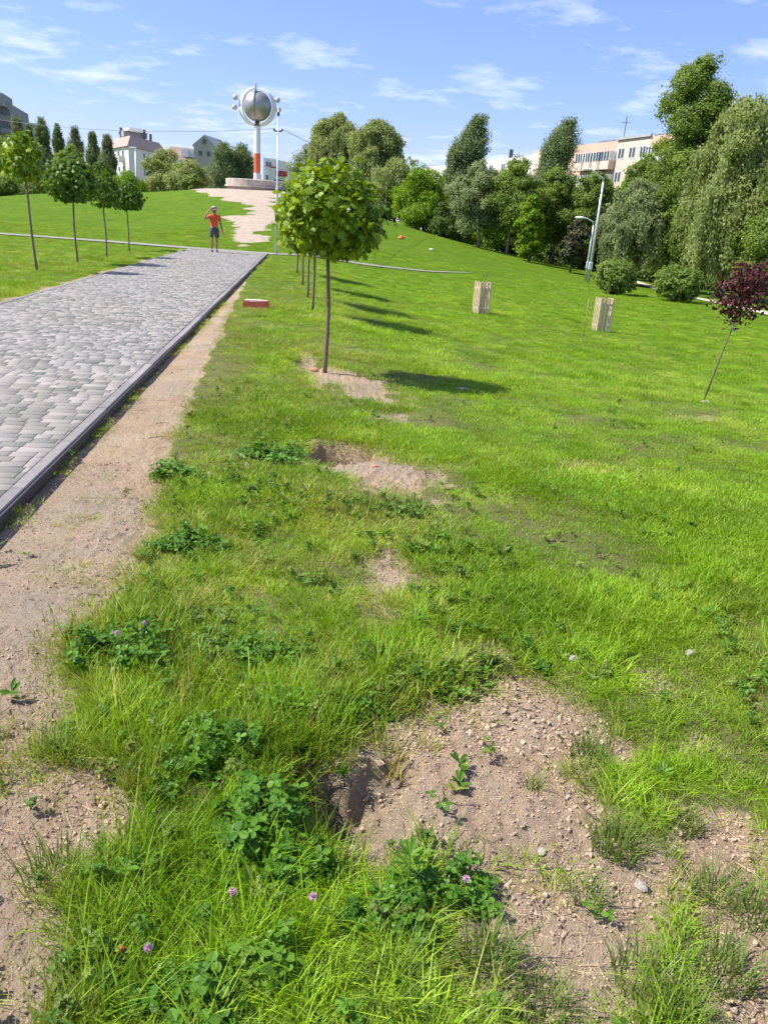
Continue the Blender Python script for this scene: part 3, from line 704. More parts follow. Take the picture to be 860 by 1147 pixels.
mb.build('branch', m_bark_young, t, True)
C = np.concatenate(LC); U, W = frames(np.concatenate(LN), g); s = .032 * (.6 + .7 * g.random(len(C)))
link('crown', leaf_mesh('crown', C, U, W, s, s * .58), leafy('purple_leaves', (.05, .013, .017), (.125, .032, .035), trans=.25, patch=4.0), t)
mb = MB(); mb.box((k[0] + .0, -.02, k[2] - .02), (.022, .004, .11), 0, tilt=(0, -.42)); mb.build('plant_tag', m_white, t)

# ------------------------------------------------------------------ tree guards
def tree_guard(label, u, v, hgt, w, rz, sapling):
    p = ground_at(u, v); t = thing('tree_guard', label, 'tree guard', p, rz, 'slatted wooden tree guards on the lawn')
    for side in range(4):
        mb = MB(); a = side * math.pi / 2
        for j in range(4):
            x = (j - 1.5) / 3 * (w - .05); wid = .040
            c = Matrix.Rotation(a, 3, 'Z') @ Vector((x, -w / 2, hgt / 2 + random.uniform(-.008, .008)))
            mb.box(c, (wid, .014, hgt), a, bev=.002)
        mb.build('slat_panel', m_wood, t)
    for zz in (.18, .82):
        mb = MB()
        for side in range(4):
            a = side * math.pi / 2; c = Matrix.Rotation(a, 3, 'Z') @ Vector((0, -w / 2 + .018, hgt * zz)); mb.box(c, (w - .03, .018, .045), a)
        mb.build('rail', m_wood, t)
    s = thing('sapling', sapling, 'sapling', (p[0], p[1], p[2]))
    mb = MB(); top = hgt * 1.33; mb.tube([(0, 0, -.03), (.01, 0, hgt * .6), (.03, .01, top * .97), (.055, .01, top), (.06, 0, top - .12)], [.008, .007, .005, .004, .003], 6); mb.build('stem', m_bark_young, s, True)
    g = np.random.default_rng(int(u)); C = np.stack([.03 + g.normal(size=26) * .03, g.normal(size=26) * .03, hgt * (.75 + .5 * g.random(26))], -1); U, W = frames(unit(g.normal(size=C.shape)), g)
    link('foliage', leaf_mesh('foliage', C, U, W, np.full(26, .024), np.full(26, .014)), LEAF['mid'], s)
tree_guard('slatted pine tree guard nearer the foot of the hill', 538, 351, .80, .33, .35, 'bare thin sapling poking out of the tree guard near the hill')
tree_guard('slatted pine tree guard beside the thin stake', 672, 371, .84, .36, .12, 'short thin sapling inside the tree guard beside the stake')
p = ground_at(653, 378); q = at_depth(659, 335, p[1])
o = MB().tube([(0, 0, -.05), (q[0] - p[0], 0, q[2] - p[2])], [.010, .008], 6).build('stake', m_stake, None, True, p); tag(o, 'thin brown stake stuck in the lawn beside a tree guard', 'stake')

# ------------------------------------------------------------------ red block
p = ground_at(287, 345); mb = MB()
o = thing('red_block', 'red-painted concrete block with a chipped pale top, lying near the paving', 'block', (p[0], p[1], p[2] - .01), .06)
prof = [(-.235, -.07), (.225, -.07), (.23, .065), (.12, .07), (-.1, .062), (-.205, .045)]
bm = bmesh.new(); lo = [bm.verts.new((x, y, 0)) for x, y in prof]; hi = [bm.verts.new((x * .985, y * .92, .135 + .01 * math.sin(9 * x))) for x, y in prof]
n_ = len(prof); [bm.faces.new((lo[i], lo[(i + 1) % n_], hi[(i + 1) % n_], hi[i])) for i in range(n_)]; bm.faces.new(hi); bm.faces.new(lo[::-1])
bmesh.ops.recalc_face_normals(bm, faces=bm.faces); bmesh.ops.bevel(bm, geom=bm.edges[:], offset=.008, segments=2, affect='EDGES')
me = bpy.data.meshes.new('body'); bm.to_mesh(me); bm.free(); link('body', me, m_brick, o)
bm = bmesh.new(); pr2 = [(-.21, -.055), (.0, -.06), (.212, -.056), (.205, .045), (.05, .05), (-.12, .046), (-.185, .03)]
lo = [bm.verts.new((x, y, .12)) for x, y in pr2]; hi = [bm.verts.new((x * .97, y * .94, .152 + .007 * math.sin(31 * x))) for x, y in pr2]
n_ = len(pr2); [bm.faces.new((lo[i], lo[(i + 1) % n_], hi[(i + 1) % n_], hi[i])) for i in range(n_)]; bm.faces.new(hi); bm.faces.new(lo[::-1]); bmesh.ops.recalc_face_normals(bm, faces=bm.faces)
me = bpy.data.meshes.new('chipped_top'); bm.to_mesh(me); bm.free(); link('chipped_top', me, m_brick_pale, o)

# ------------------------------------------------------------------ monument
mz = at_depth(288, 203, 72); base = (mz[0], mz[1], float(smooth_z(np.array([mz[0]]), np.array([mz[1]]))[0]))
kpx = proj(mz)[2] / F                                      # metres per pixel there
pl_z = mz[2] - base[2]
t = thing('plinth', 'low round weathered concrete plinth on top of the hill', 'plinth', base)
rpl = 34 * kpx; hp = pl_z + .05
mb = MB(); mb.lathe([(rpl * .96, -.4), (rpl * .97, hp * .25), (rpl, hp * .3), (rpl * 1.02, hp * .95), (rpl * .99, hp), (0.01, hp)], 48)
mb.build('drum', m_concrete, t, False)
mb = MB(); mb.lathe([(rpl * .995, hp * .12), (rpl * 1.05, hp * .12), (rpl * 1.05, hp * .28), (rpl * .995, hp * .28)], 48); mb.build('ledge', m_concrete, t)
gx, gy = mz[0], mz[1]
zt = at_depth(287, 141, 72)[2]; z0 = base[2] + hp
t = thing('monument', 'tall white and orange pole carrying a silver globe inside open rings', 'monument', (gx, gy, z0))
hpole = zt - z0; rp = 3.6 * kpx
MB().lathe([(rp * 1.12, 0), (rp * 1.05, hpole * .14), (rp, hpole * .14)], 20).build('pole_foot', plain('pale_green_white', (.6, .62, .56), .6, .1, 5), t)
MB().lathe([(rp, hpole * .14), (rp, hpole * .5)], 20).build('orange_band', m_orange, t, True)
MB().lathe([(rp * .98, hpole * .5), (rp * .94, hpole)], 20).build('pole', m_white, t, True)
gc = at_depth(288.5, 119, 72); gl_ = Vector((gc[0] - gx, 0, gc[2] - z0)); rg = 15.0 * kpx
o = MB().ball(gl_, rg, 40).build('globe', m_silver, t, True)
MB().tube([(0, 0, hpole - .02), (0, 0, gl_.z - rg * .93)], [rp * .95, rp * .6], 12).build('neck', m_dark, t, True)
for sgn in (-1, 1):                                        # crescent shells either side, open at the top
    mb = MB(); V = []; n_ = 34
    for i in range(n_ + 1):
        a = -math.pi / 2 + sgn * (.08 + (math.pi * .90) * i / n_); q = i / n_
        wd = rg * (.11 + .19 * math.sin(math.pi * min(1, q * 1.12 + .03)) ** .7); ri = rg * 1.08; dep = rg * .34
        ca, sa = math.cos(a), math.sin(a)
        for r_, y_ in ((ri, -dep * .62), (ri + wd, -dep * .05), (ri + wd * .96, dep * .2), (ri, dep * .4)): V.append((gl_.x + ca * r_, y_, gl_.z + sa * r_ * 1.06))
    Fs = [(i * 4 + j, i * 4 + (j + 1) % 4, i * 4 + 4 + (j + 1) % 4, i * 4 + 4 + j) for i in range(n_) for j in range(4)] + [(3, 2, 1, 0), tuple(n_ * 4 + j for j in range(4))]
    mb.add(V, Fs); mb.build('crescent', m_white, t)
mb = MB(); V = []                                          # upright fin across the globe
for i in range(25):
    a = -math.pi * .5 + math.pi * i / 24; r0 = rg * .99; r1 = rg * (1.07 + .45 * max(0, math.sin(a)) ** 9)
    for r_, x_ in ((r0, -.05), (r1, -.03), (r1, .03), (r0, .05)): V.append((gl_.x - rg * .10 + x_, -math.cos(a) * r_, gl_.z + math.sin(a) * r_))
mb.add(V, [(i * 4 + j, i * 4 + (j + 1) % 4, i * 4 + 4 + (j + 1) % 4, i * 4 + 4 + j) for i in range(24) for j in range(4)]); mb.build('fin', m_silver, t)
for u, v in ((264, 109), (263, 120), (311, 112), (312, 123)):
    c = at_depth(u, v, 72); q = Vector((c[0] - gx, 0, c[2] - z0))
    o = MB().ball(q, 2.9 * kpx, 16).build('small_globe', plain('pearl_metal', (.55, .50, .50), .3, .1, 3, metal=.4), t, True)
    MB().tube([q, gl_ + (q - gl_).normalized() * rg * 1.15], [.02, .02], 6).build('arm', m_white, o)

# ------------------------------------------------------------------ poles, lamps, cables
p = ground_at(309.5, 285); tp = at_depth(313, 122, p[1]); hh_ = tp[2] - p[2]
t = thing('utility_pole', 'slender grey steel pole with cable fittings at the end of the paving', 'pole', p)
MB().tube([(0, 0, -.1), (0, 0, hh_ * .48), (.0, 0, hh_ * .49), (0, 0, hh_)], [.062, .056, .034, .026], 12).build('mast', m_steel, t, True)
zi = at_depth(312.5, 147, p[1])[2] - p[2]
MB().box((0, 0, zi), (.30, .05, .05)).build('crossarm', m_dark, t)
for x in (-.16, .16): MB().lathe([(.001, 0), (.04, .0), (.045, .05), (.02, .09), (.001, .1)], 10, (x, 0, zi + .01)).build('insulator', m_dark, t, True)
MB().lathe([(.055, 0), (.055, .12), (.03, .14)], 10, (0, 0, zi + .55)).build('collar', m_dark, t)
def cable(label, A, B, sag):
    A, B = Vector(A), Vector(B); o = MB().tube([A.lerp(B, q) - Vector((0, 0, sag * 4 * q * (1 - q))) for q in np.linspace(0, 1, 24)], 0.011, 5).build('overhead_cable', m_cable, None, True)
    tag(o, label, 'cable', 'cables strung from the utility pole')
cable('overhead cable running left from the utility pole across the sky', (p[0] - .16, p[1], p[2] + zi + .08), tuple(at_depth(-60, 123, 52)), .5)
cable('overhead cable running right from the utility pole towards the willows', (p[0] + .16, p[1], p[2] + zi + .08), tuple(at_depth(470, 205, 74)), .3)
def street_lamp(label, u0, v0, u1, v1, Y, du, dv, r):
    b_ = at_depth(u0, v0, Y); b_[2] = float(smooth_z(np.array([b_[0]]), np.array([b_[1]]))[0]); e = at_depth(u1, v1, Y); a = at_depth(u1 + du, v1 + dv, Y)
    t = thing('street_lamp', label, 'street lamp', tuple(b_), 0, 'street lamps at the park edge'); R0 = lambda q: Vector(q) - Vector(b_)
    h = R0(e).z
    MB().tube([(0, 0, -.1), (0, 0, h * .55), (0, 0, h - .25)], [r, r * .8, r * .62], 12).build('mast', m_steel, t, True)
    A = R0(a)
    MB().tube([(0, 0, h - .26), (-.06, 0, h - .07), (-.3, 0, h + .04), (A.x * .7, 0, (h + A.z) / 2 + .05), A], [r * .62, r * .58, r * .5, r * .45, r * .42], 8).build('arm', m_steel, t, True)
    mb = MB(); mb.ball(A + Vector((-.22, 0, .0)), .28, 14, 0, (1, .45, .28)); mb.build('lamp_head', m_white, t, True)
    MB().box((0, 0, .9), (r * 2.3, r * 2.3, .4), bev=.02).build('access_box', m_steel, t)
street_lamp('tall white street lamp with its arm bent left, right of its twin', 659, 311, 676, 198, 46, -14, -8, .085)
street_lamp('shorter street lamp with a small arm, just left of the tall one', 655.5, 311, 662.5, 247, 47.5, -9, -3, .07)
p_ = at_depth(154, 217, 88); p_[2] = float(smooth_z(np.array([p_[0]]), np.array([p_[1]]))[0]); e = at_depth(152.5, 166, 88)
t = thing('lamp_post', 'slim white lamp post in front of the white apartment house', 'lamp post', tuple(p_)); h = e[2] - p_[2]
MB().tube([(0, 0, -.1), (0, 0, h)], [.14, .08], 10).build('mast', m_white, t, True); MB().box((-.25, 0, h + .03), (.75, .2, .12), bev=.03).build('lamp_head', m_white, t)

# ------------------------------------------------------------------ buildings
m_glass, nt, b = new_mat('window_glass'); b.inputs['Base Color'].default_value = (.05, .065, .08, 1); b.inputs['Roughness'].default_value = .12
def wallmat(name, c): return plain(name, c, .9, .07, .35, .1)
def block(parent, P4, z0, z1, mat, name='wall'):
    mb = MB(); V = [(x, y, z0) for x, y in P4] + [(x, y, z1) for x, y in P4]
    mb.add(V, [(0, 1, 5, 4), (1, 2, 6, 5), (2, 3, 7, 6), (3, 0, 4, 7), (4, 5, 6, 7)]); return mb.build(name, mat, parent)
def windows(parent, A, B, z0, z1, cols, rows, w, h, frame=m_white, skip=(), sill=True):
    A, B = np.array(A[:2], float), np.array(B[:2], float); d = B - A; Ln = np.linalg.norm(d); d /= Ln; nrm = np.array([d[1], -d[0]]); a = math.atan2(d[1], d[0])
    for i, c in enumerate(cols):
        for r in range(rows):
            if (i, r) in skip: continue
            z = z0 + (z1 - z0) * (r + .55) / rows; q = A + d * c * Ln + nrm * .02
            mb = MB(); mb.box((q[0], q[1], z), (w, .16, h), a, 0); o = mb.build('window', frame, parent)
            mb = MB(); 
            for sx in ((-.25, .25) if w > 1.0 else (0,)):
                qq = q + d * sx * w + nrm * .045; mb.box((qq[0], qq[1], z), (w * (.40 if w > 1 else .8), .1, h * .84), a)
            mb.build('pane', m_glass, o)
def balconies(parent, A, B, z0, z1, cols, rows, w, mat, glazed=True, dep=1.1):
    A, B = np.array(A[:2], float), np.array(B[:2], float); d = B - A; Ln = np.linalg.norm(d); d /= Ln; nrm = np.array([d[1], -d[0]]); a = math.atan2(d[1], d[0]); st = (z1 - z0) / rows
    for c in cols:
        for r in range(rows):
            z = z0 + st * r + .1; q = A + d * c * Ln + nrm * dep / 2
            mb = MB(); mb.box((q[0], q[1], z + .55), (w, dep, 1.1), a); o = mb.build('balcony', mat, parent)
            if glazed:
                mb = MB(); q2 = q - nrm * .05; mb.box((q2[0], q2[1], z + 1.72), (w * .96, dep - .14, 1.2), a); mb.build('pane', m_glass, o)
                mb = MB()
                for sx in np.linspace(-.48, .48, 5): q3 = q + d * sx * w; mb.box((q3[0], q3[1], z + 1.72), (.1, dep + .02, 1.24), a)
                mb.build('frame', m_white, o)
XY = lambda u, Y, v=200: at_depth(u, v, Y)[:2]
def Zt(u, v, Y): return float(at_depth(u, v, Y)[2])
# grey high-rise
m_hr = wallmat('grey_panels', (.26, .255, .26))
A, B = XY(-60, 190), XY(21, 205); back = np.array([-6, 22.]); zt1 = Zt(12, 114, 200)
t = thing('high_rise', 'grey concrete high-rise with a stepped roofline at the left edge', 'building', (A[0], A[1], 0)); loc = np.array([A[0], A[1]])
L4 = lambda *q: [tuple(np.array(x) - loc) for x in q]
q4 = L4(A, B, B + back, A + back); block(t, q4, -2, zt1, m_hr)
q5 = L4(B, B + np.array([3.0, 6.]), B + np.array([-1, 22.]), B + back * .8); block(t, q5, -2, zt1 - 3.4, m_hr, 'side_wing')
A2, B2 = XY(-40, 190), XY(6, 197); q6 = L4(A2 + [0, 3], B2 + [0, 3], B2 + [-3, 14.], A2 + [-3, 14.]); block(t, q6, zt1 - 1, Zt(3, 103, 198), m_hr, 'roof_tower')
windows(t, q4[0], q4[1], zt1 - 21, zt1 - .5, (.55, .67, .79, .91), 7, 1.9, 1.5, m_dark); balconies(t, q4[0], q4[1], zt1 - 21, zt1 - 1, (.85,), 7, 2.6, plain('grey_parapet', (.2, .2, .21)), False)
# white apartment house
m_wh = wallmat('white_render', (.70, .68, .66)); m_rr = plain('red_tiles', (.36, .25, .205), .8, .15, 1.5); m_gr = plain('grey_roof', (.33, .34, .33), .7, .15, 1.2)
A, C_, B = XY(123, 166), XY(145.5, 152), XY(188, 170); loc = A; z1 = Zt(145, 164, 152)
t = thing('apartment_house', 'white apartment house with a red hipped roof and corner balconies', 'building', (A[0], A[1], 0)); D4 = A + B - C_
q4 = L4(A, C_, B, D4); block(t, q4, -2, z1, m_wh)
ctr = np.mean(q4, 0); mb = MB(); e4 = [tuple(ctr + (np.array(x) - ctr) * 1.08) for x in q4]; i4 = [tuple(ctr + (np.array(x) - ctr) * .74) for x in q4]
mb.add([(x, y, z1 + .02) for x, y in e4] + [(x, y, z1 + 2.1) for x, y in i4], [(0, 1, 5, 4), (1, 2, 6, 5), (2, 3, 7, 6), (3, 0, 4, 7), (4, 5, 6, 7), (3, 2, 1, 0)]); rf = mb.build('roof', m_rr, t)
mb = MB(); mb.box((ctr[0] - .8, ctr[1], z1 + 3.0), (4.6, 3.4, .9), .6); mb.build('attic', m_gr, rf)
mb = MB(); mb.lathe([(3.3, 0), (1.6, .8), (0.01, .8)], 4, (ctr[0] - .8, ctr[1], z1 + 3.5)); mb.build('attic_roof', m_gr, rf)
for dx, hh2 in ((-2.8, 2.0), (1.8, 1.9), (3.0, 1.2)): MB().box((ctr[0] + dx, ctr[1] - 1, z1 + 2.2 + hh2 / 2), (.4, .4, hh2)).build('chimney', m_dark, rf)
balconies(t, q4[0], q4[1], z1 - 13.5, z1, (.30, .76), 5, 2.1, plain('cream_balcony', (.6, .58, .52)), False); windows(t, q4[0], q4[1], z1 - 13.5, z1, (.08, .30, .55, .76), 5, 1.1, 1.4, m_gr)
windows(t, q4[1], q4[2], z1 - 13.5, z1, (.38, .62, .72), 5, .7, 1.2, m_gr)
MB().box((np.array(q4[1]) * .5 + np.array(q4[2]) * .5)[[0, 1]].tolist() + [z1 - 6.5], (.12, .12, 13)).build('drainpipe', m_gr, t)
# low red-roofed block
A, B = XY(178, 172), XY(224, 178); loc = A; z1 = Zt(200, 179, 175); bk = np.array([2, 12.])
t = thing('red_roofed_house', 'low white house with a long red roof right of the apartment house', 'building', (A[0], A[1], 0)); q4 = L4(A, B, B + bk, A + bk); block(t, q4, -2, z1, m_wh)
zr = Zt(200, 165, 180); a0, b0 = (np.array(q4[0]) + q4[3]) / 2, (np.array(q4[1]) + q4[2]) / 2
mb = MB(); mb.add([(*q4[0], z1 + .02), (*q4[1], z1 + .02), (*q4[2], z1 + .02), (*q4[3], z1 + .02), (*a0, zr), (*b0, zr)], [(0, 1, 5, 4), (2, 3, 4, 5), (1, 2, 5), (3, 0, 4)]); rf = mb.build('roof', m_rr, t)
for k in (.55, .68, .8): c = np.array(q4[0]) * (1 - k) + np.array(q4[1]) * k; MB().box((c[0] + .4, c[1] + 2.2, z1 + 1.5), (1.4, 2, 1.5)).build('dormer', m_wh, rf)
windows(t, q4[0], q4[1], z1 - 9, z1, np.linspace(.08, .92, 6), 3, 1.1, 1.3, m_gr)
# grey gabled tower
m_gb = wallmat('grey_brown_brick', (.42, .38, .325)); A, B = XY(218, 150), XY(241.5, 152); loc = A; z1 = Zt(230, 164, 151); bk = np.array([1, 9.])
t = thing('gabled_tower', 'narrow grey brick tower block with a pointed gable', 'building', (A[0], A[1], 0)); q4 = L4(A, B, B + bk, A + bk); zr = Zt(229, 152.5, 151)
mb = MB(); V = [(x, y, -2) for x, y in q4] + [(x, y, z1) for x, y in q4]; am = (np.array(q4[0]) + q4[1]) / 2; bm_ = (np.array(q4[2]) + q4[3]) / 2
V += [(*am, zr), (*bm_, zr)]; mb.add(V, [(0, 1, 5, 8, 4), (1, 2, 6, 5), (2, 3, 7, 9, 6), (3, 0, 4, 7)]); mb.build('wall', m_gb, t)
mb = MB()
for s_, (x0, x1) in ((0, (4, 7)), (1, (5, 6))):
    P0, P1 = Vector(V[x0]), Vector(V[x1]); R0_, R1_ = Vector(V[8]), Vector(V[9]); off = Vector((0, 0, .25))
    o0 = (P0 - R0_) * .12; mb.add([P0 + o0, P1 + o0, R1_ , R0_, P0 + o0 + off, P1 + o0 + off, R1_ + off, R0_ + off], [(0, 1, 2, 3), (4, 5, 6, 7), (0, 1, 5, 4), (1, 2, 6, 5), (3, 0, 4, 7)])
mb.build('roof', m_gr, t); windows(t, q4[0], q4[1], z1 - 10.5, z1, (.3, .68), 4, .7, .9, m_gr); windows(t, q4[0], q4[1], z1 - .2, z1 + 1.6, (.5,), 1, .7, .9, m_gr)
# houses behind the monument
A, B = XY(295, 205), XY(308, 208); loc = A; z1 = Zt(303, 177, 205)
t = thing('white_tower_block', 'small white block with stacked balconies behind the monument pole', 'building', (A[0], A[1], 0)); q4 = L4(A, B, B + [2, 10], A + [2, 10]); block(t, q4, -2, z1, m_wh)
balconies(t, q4[0], q4[1], z1 - 9, z1, (.82,), 3, 1.6, m_brick, False); windows(t, q4[0], q4[1], z1 - 9, z1, (.3, .55), 3, .7, 1.2, m_gr)
A, B = XY(301, 190), XY(322, 192); loc = A; z1 = Zt(310, 188.5, 190)
t = thing('shop_building', 'low white shop building with a dark red fascia behind the monument', 'building', (A[0], A[1], 0)); q4 = L4(A, B, B + [1, 8], A + [1, 8]); block(t, q4, -2, z1, m_wh)
mid_ = (np.array(q4[0]) * .4 + np.array(q4[1]) * .6); MB().box((mid_[0], mid_[1] - .2, z1 - 1.0), (3.4, .5, 1.1)).build('fascia', plain('dark_red', (.28, .03, .04)), t)
windows(t, q4[0], q4[1], z1 - 4.4, z1 - 1.8, (.35, .5, .65, .8), 1, .6, 1.4, m_gr)
# pale block behind the bending poplar
m_pale = wallmat('pale_panels', (.70, .66, .61)); A, B = XY(474, 212), XY(592, 157); loc = A; z1 = Zt(592, 174, 157); d_ = B - A; nb = np.array([-d_[1], d_[0]]) / np.linalg.norm(d_) * 13
t = thing('apartment_block', 'long pale apartment block mostly hidden by the bending poplar', 'building', (A[0], A[1], 0)); q4 = L4(A, B, B + nb, A + nb); block(t, q4, -3, z1, m_pale)
windows(t, q4[0], q4[1], z1 - 9, z1 - .3, (.12, .25, .5, .6, .7, .8), 3, 1.8, 1.5, m_white); balconies(t, q4[0], q4[1], z1 - 9, z1 - .3, (.05, .35, .9), 3, 3.4, m_pale)
mb = MB(); 
for k in (.02, .08, .62, .66, .74, .86): c = np.array(q4[0]) * (1 - k) + np.array(q4[1]) * k + nb * .4; mb = MB().box((c[0], c[1], z1 + .5), (1.6 if k > .7 else .7, 1.2, 1.0 + (k == .66) * 3)); mb.build('roof_vent', m_brick_pale if k != .66 else m_dark, t)
MB().tube([(q4[1][0] * .55, q4[1][1] * .55, z1), (q4[1][0] * .55, q4[1][1] * .55, z1 + 5)], .06, 5).build('antenna', m_dark, t)
# salmon apartment block
m_sal = wallmat('salmon_panels', (.55, .36, .27)); m_sal2 = wallmat('pale_salmon', (.60, .45, .37)); A, B = XY(595, 144), XY(790, 101); loc = A
z1 = Zt(745, 150.5, 110); d_ = B - A; Ln = np.linalg.norm(d_); d_ /= Ln; nrm = np.array([d_[1], -d_[0]]); nb = -nrm * 12
t = thing('salmon_apartment_block', 'long salmon-coloured apartment block above the trees on the right', 'building', (A[0], A[1], 0)); q4 = L4(A, B, B + nb, A + nb); block(t, q4, -3, z1, m_sal)
def frac(u):                                               # where along the facade a sight line meets it
    r2 = ray(u, 190)[:2]; mm = np.array([[r2[0], -d_[0]], [r2[1], -d_[1]]]); return float(np.linalg.solve(mm, A)[1] / Ln)
def panel(f0, f1, za, zb, mat, name, out=.04):
    c = (q4[0] + np.array(d_) * Ln * (f0 + f1) / 2 + nrm * out / 2); return MB().box((c[0], c[1], (za + zb) / 2), ((f1 - f0) * Ln, out, zb - za), math.atan2(d_[1], d_[0])).build(name, mat, t)
q0, q1 = q4[0], q4[1]
panel(frac(687), frac(724), -3, z1 - .05, m_sal2, 'wall_panel'); panel(frac(594), frac(604), -3, z1 - .4, m_brick_pale, 'wall_panel')
windows(t, q0, q1, z1 - 12.5, z1 - .4, [frac(u) for u in (693, 705, 716)], 4, 1.5, 1.5)
panel(frac(687), frac(724), z1 - .02, z1 + .3, m_gr, 'parapet', .3)
balconies(t, q0, q1, z1 - 12.8, z1 - .9, [frac(u) for u in (655, 663, 672, 681)], 4, 3.0, m_sal2); balconies(t, q0, q1, z1 - 12.8, z1 - .9, [frac(u) for u in (727, 736, 752, 760)], 4, 2.6, m_white)
for u in (655, 661, 672, 682, 716, 742): c = np.array(q0) + np.array(d_) * Ln * frac(u) + np.array(nb) * .25; MB().box((c[0], c[1], z1 + .25), (2.6, 1.4, .6), math.atan2(d_[1], d_[0])).build('roof_hatch', m_dark, t)
c = np.array(q0) + np.array(d_) * Ln * frac(661) + np.array(nb) * .4; mb = MB().tube([(c[0], c[1], z1), (c[0], c[1], z1 + 4)], .06, 5); mb.box((c[0], c[1], z1 + 3.2), (1.4, .06, .06)); mb.build('antenna', m_dark, t)

# ------------------------------------------------------------------ person
def skin(name, J, E, mat, parent, root=0, sub=2):
    me = bpy.data.meshes.new(name); me.from_pydata([j[0] for j in J], E, []); me.update(); o = link(name, me, mat, parent)
    md = o.modifiers.new('skin', 'SKIN'); md.use_smooth_shade = True
    for i, j in enumerate(J):
        r = j[1]; sv = me.skin_vertices[0].data[i]; sv.radius = r if isinstance(r, tuple) else (r, r); sv.use_root = (i == root)
    o.modifiers.new('sub', 'SUBSURF').levels = sub; o.modifiers[-1].render_levels = sub; return o
pp = G0(240.5, 284); pt = thing('person', 'person in orange top, dark shorts and cap, hand raised to the brim, on the paving', 'person', (pp[0], pp[1], TOP + .002), R_(200))
m_skin = plain('skin', (.36, .19, .12), .6, .08, 10); m_shirt = plain('orange_cloth', (.75, .10, .035), .85, .12, 9, .3); m_short = plain('dark_patterned_cloth', (.07, .08, .095), .9, .6, 16, .2); m_cap = plain('pale_mauve_cloth', (.33, .27, .29), .85, .15, 12); m_shoe = plain('black_shoe', (.025, .025, .03), .6, .2, 10); m_hair = plain('dark_hair', (.04, .025, .018), .7, .2, 30)
# figure faces local +Y; x to its left is -x in picture terms once turned
J = [((0, 0, .84), (.135, .10)), ((0, .0, 1.0), (.12, .09)), ((0, .0, 1.18), (.145, .10)), ((0, -.005, 1.29), (.11, .08)), ((0, .01, 1.36), .05), ((0, .03, 1.44), .075), ((0, .035, 1.50), .088), ((0, .03, 1.56), .075),
     ((.09, 0, .80), .085), ((.10, .07, .46), .055), ((.10, .06, .40), .052), ((.10, -.03, .09), .033), ((.10, .02, .05), .036), ((.105, .13, .035), .03),
     ((-.09, 0, .80), .085), ((-.095, -.01, .44), .055), ((-.095, -.02, .38), .052), ((-.10, -.14, .11), .033), ((-.10, -.12, .055), .036), ((-.105, -.01, .03), .03),
     ((.17, 0, 1.27), .055), ((.30, .08, 1.20), .042), ((.37, .14, 1.16), .036), ((.30, .22, 1.34), .032), ((.17, .17, 1.52), .025), ((.12, .155, 1.555), .028),
     ((-.17, 0, 1.27), .055), ((-.24, -.03, 1.05), .042), ((-.26, -.03, .99), .038), ((-.30, .03, .80), .03), ((-.31, .04, .75), .024), ((-.32, .05, .70), .028)]
E = [(0, 1), (1, 2), (2, 3), (3, 4), (4, 5), (5, 6), (6, 7), (0, 8), (8, 9), (9, 10), (10, 11), (11, 12), (12, 13), (0, 14), (14, 15), (15, 16), (16, 17), (17, 18), (18, 19),
     (3, 20), (20, 21), (21, 22), (22, 23), (23, 24), (24, 25), (3, 26), (26, 27), (27, 28), (28, 29), (29, 30), (30, 31)]
def fingers(w, d, side, s_):
    d = Vector(d).normalized(); side = Vector(side).normalized(); c = Vector(J[w][0]); nrm_ = d.cross(side)
    for i, ln in enumerate((.062, .07, .066, .05)):
        a = c + side * (i - 1.5) * .017 + d * .03; k_ = len(J); J.append((tuple(a), .0095)); J.append((tuple(a + d * ln * .55 + nrm_ * .008 * s_), .0085)); J.append((tuple(a + d * ln * .9 + nrm_ * .028 * s_), .007)); E.extend([(w, k_), (k_, k_ + 1), (k_ + 1, k_ + 2)])
    k_ = len(J); J.append((tuple(c - side * .03 + d * .005), .011)); J.append((tuple(c - side * .045 + d * .035), .009)); E.extend([(w, k_), (k_, k_ + 1)])
fingers(25, (-.8, -.1, .25), (0, .5, .8), 1); fingers(31, (-.1, .12, -1), (0, 1, .1), 1)
kk = len(J); J.append(((0, .135, 1.485), .013)); E.append((6, kk))                  # nose
for sx in (-1, 1): kk = len(J); J.append(((sx * .098, .02, 1.495), .016)); E.append((6, kk))   # ears
skin('body', J, E, m_skin, pt)
skin('shirt', [((0, 0, .86), (.16, .125)), ((0, 0, 1.0), (.145, .115)), ((0, 0, 1.18), (.165, .125)), ((0, -.005, 1.28), (.135, .10)), ((0, 0, 1.34), .065), ((.17, 0, 1.275), .075), ((.27, .06, 1.215), .066), ((-.17, 0, 1.275), .075), ((-.222, -.02, 1.12), .066)],
     [(0, 1), (1, 2), (2, 3), (3, 4), (3, 5), (5, 6), (3, 7), (7, 8)], m_shirt, pt)
skin('shorts', [((0, 0, .92), (.152, .115)), ((0, 0, .84), (.16, .125)), ((.10, .01, .76), .105), ((.105, .055, .50), .088), ((-.10, 0, .76), .105), ((-.10, -.005, .49), .088)], [(0, 1), (1, 2), (2, 3), (1, 4), (4, 5)], m_short, pt)
for (x, y, z, px) in ((.102, .045, .042, .10), (-.102, -.075, .042, -.10)):
    skin('shoe', [((x, y - .055, z), (.042, .042)), ((x, y + .03, z), (.046, .042)), ((x, y + .115, z - .008), (.04, .03))], [(0, 1), (1, 2)], m_shoe, pt, sub=2)
mb = MB(); mb.lathe([(.108, -.01), (.112, .03), (.098, .075), (.06, .108), (.001, .118)], 24, (0, .03, 1.535)); mb.build('cap', m_cap, pt, True)
cap_b = MB(); V = []; 
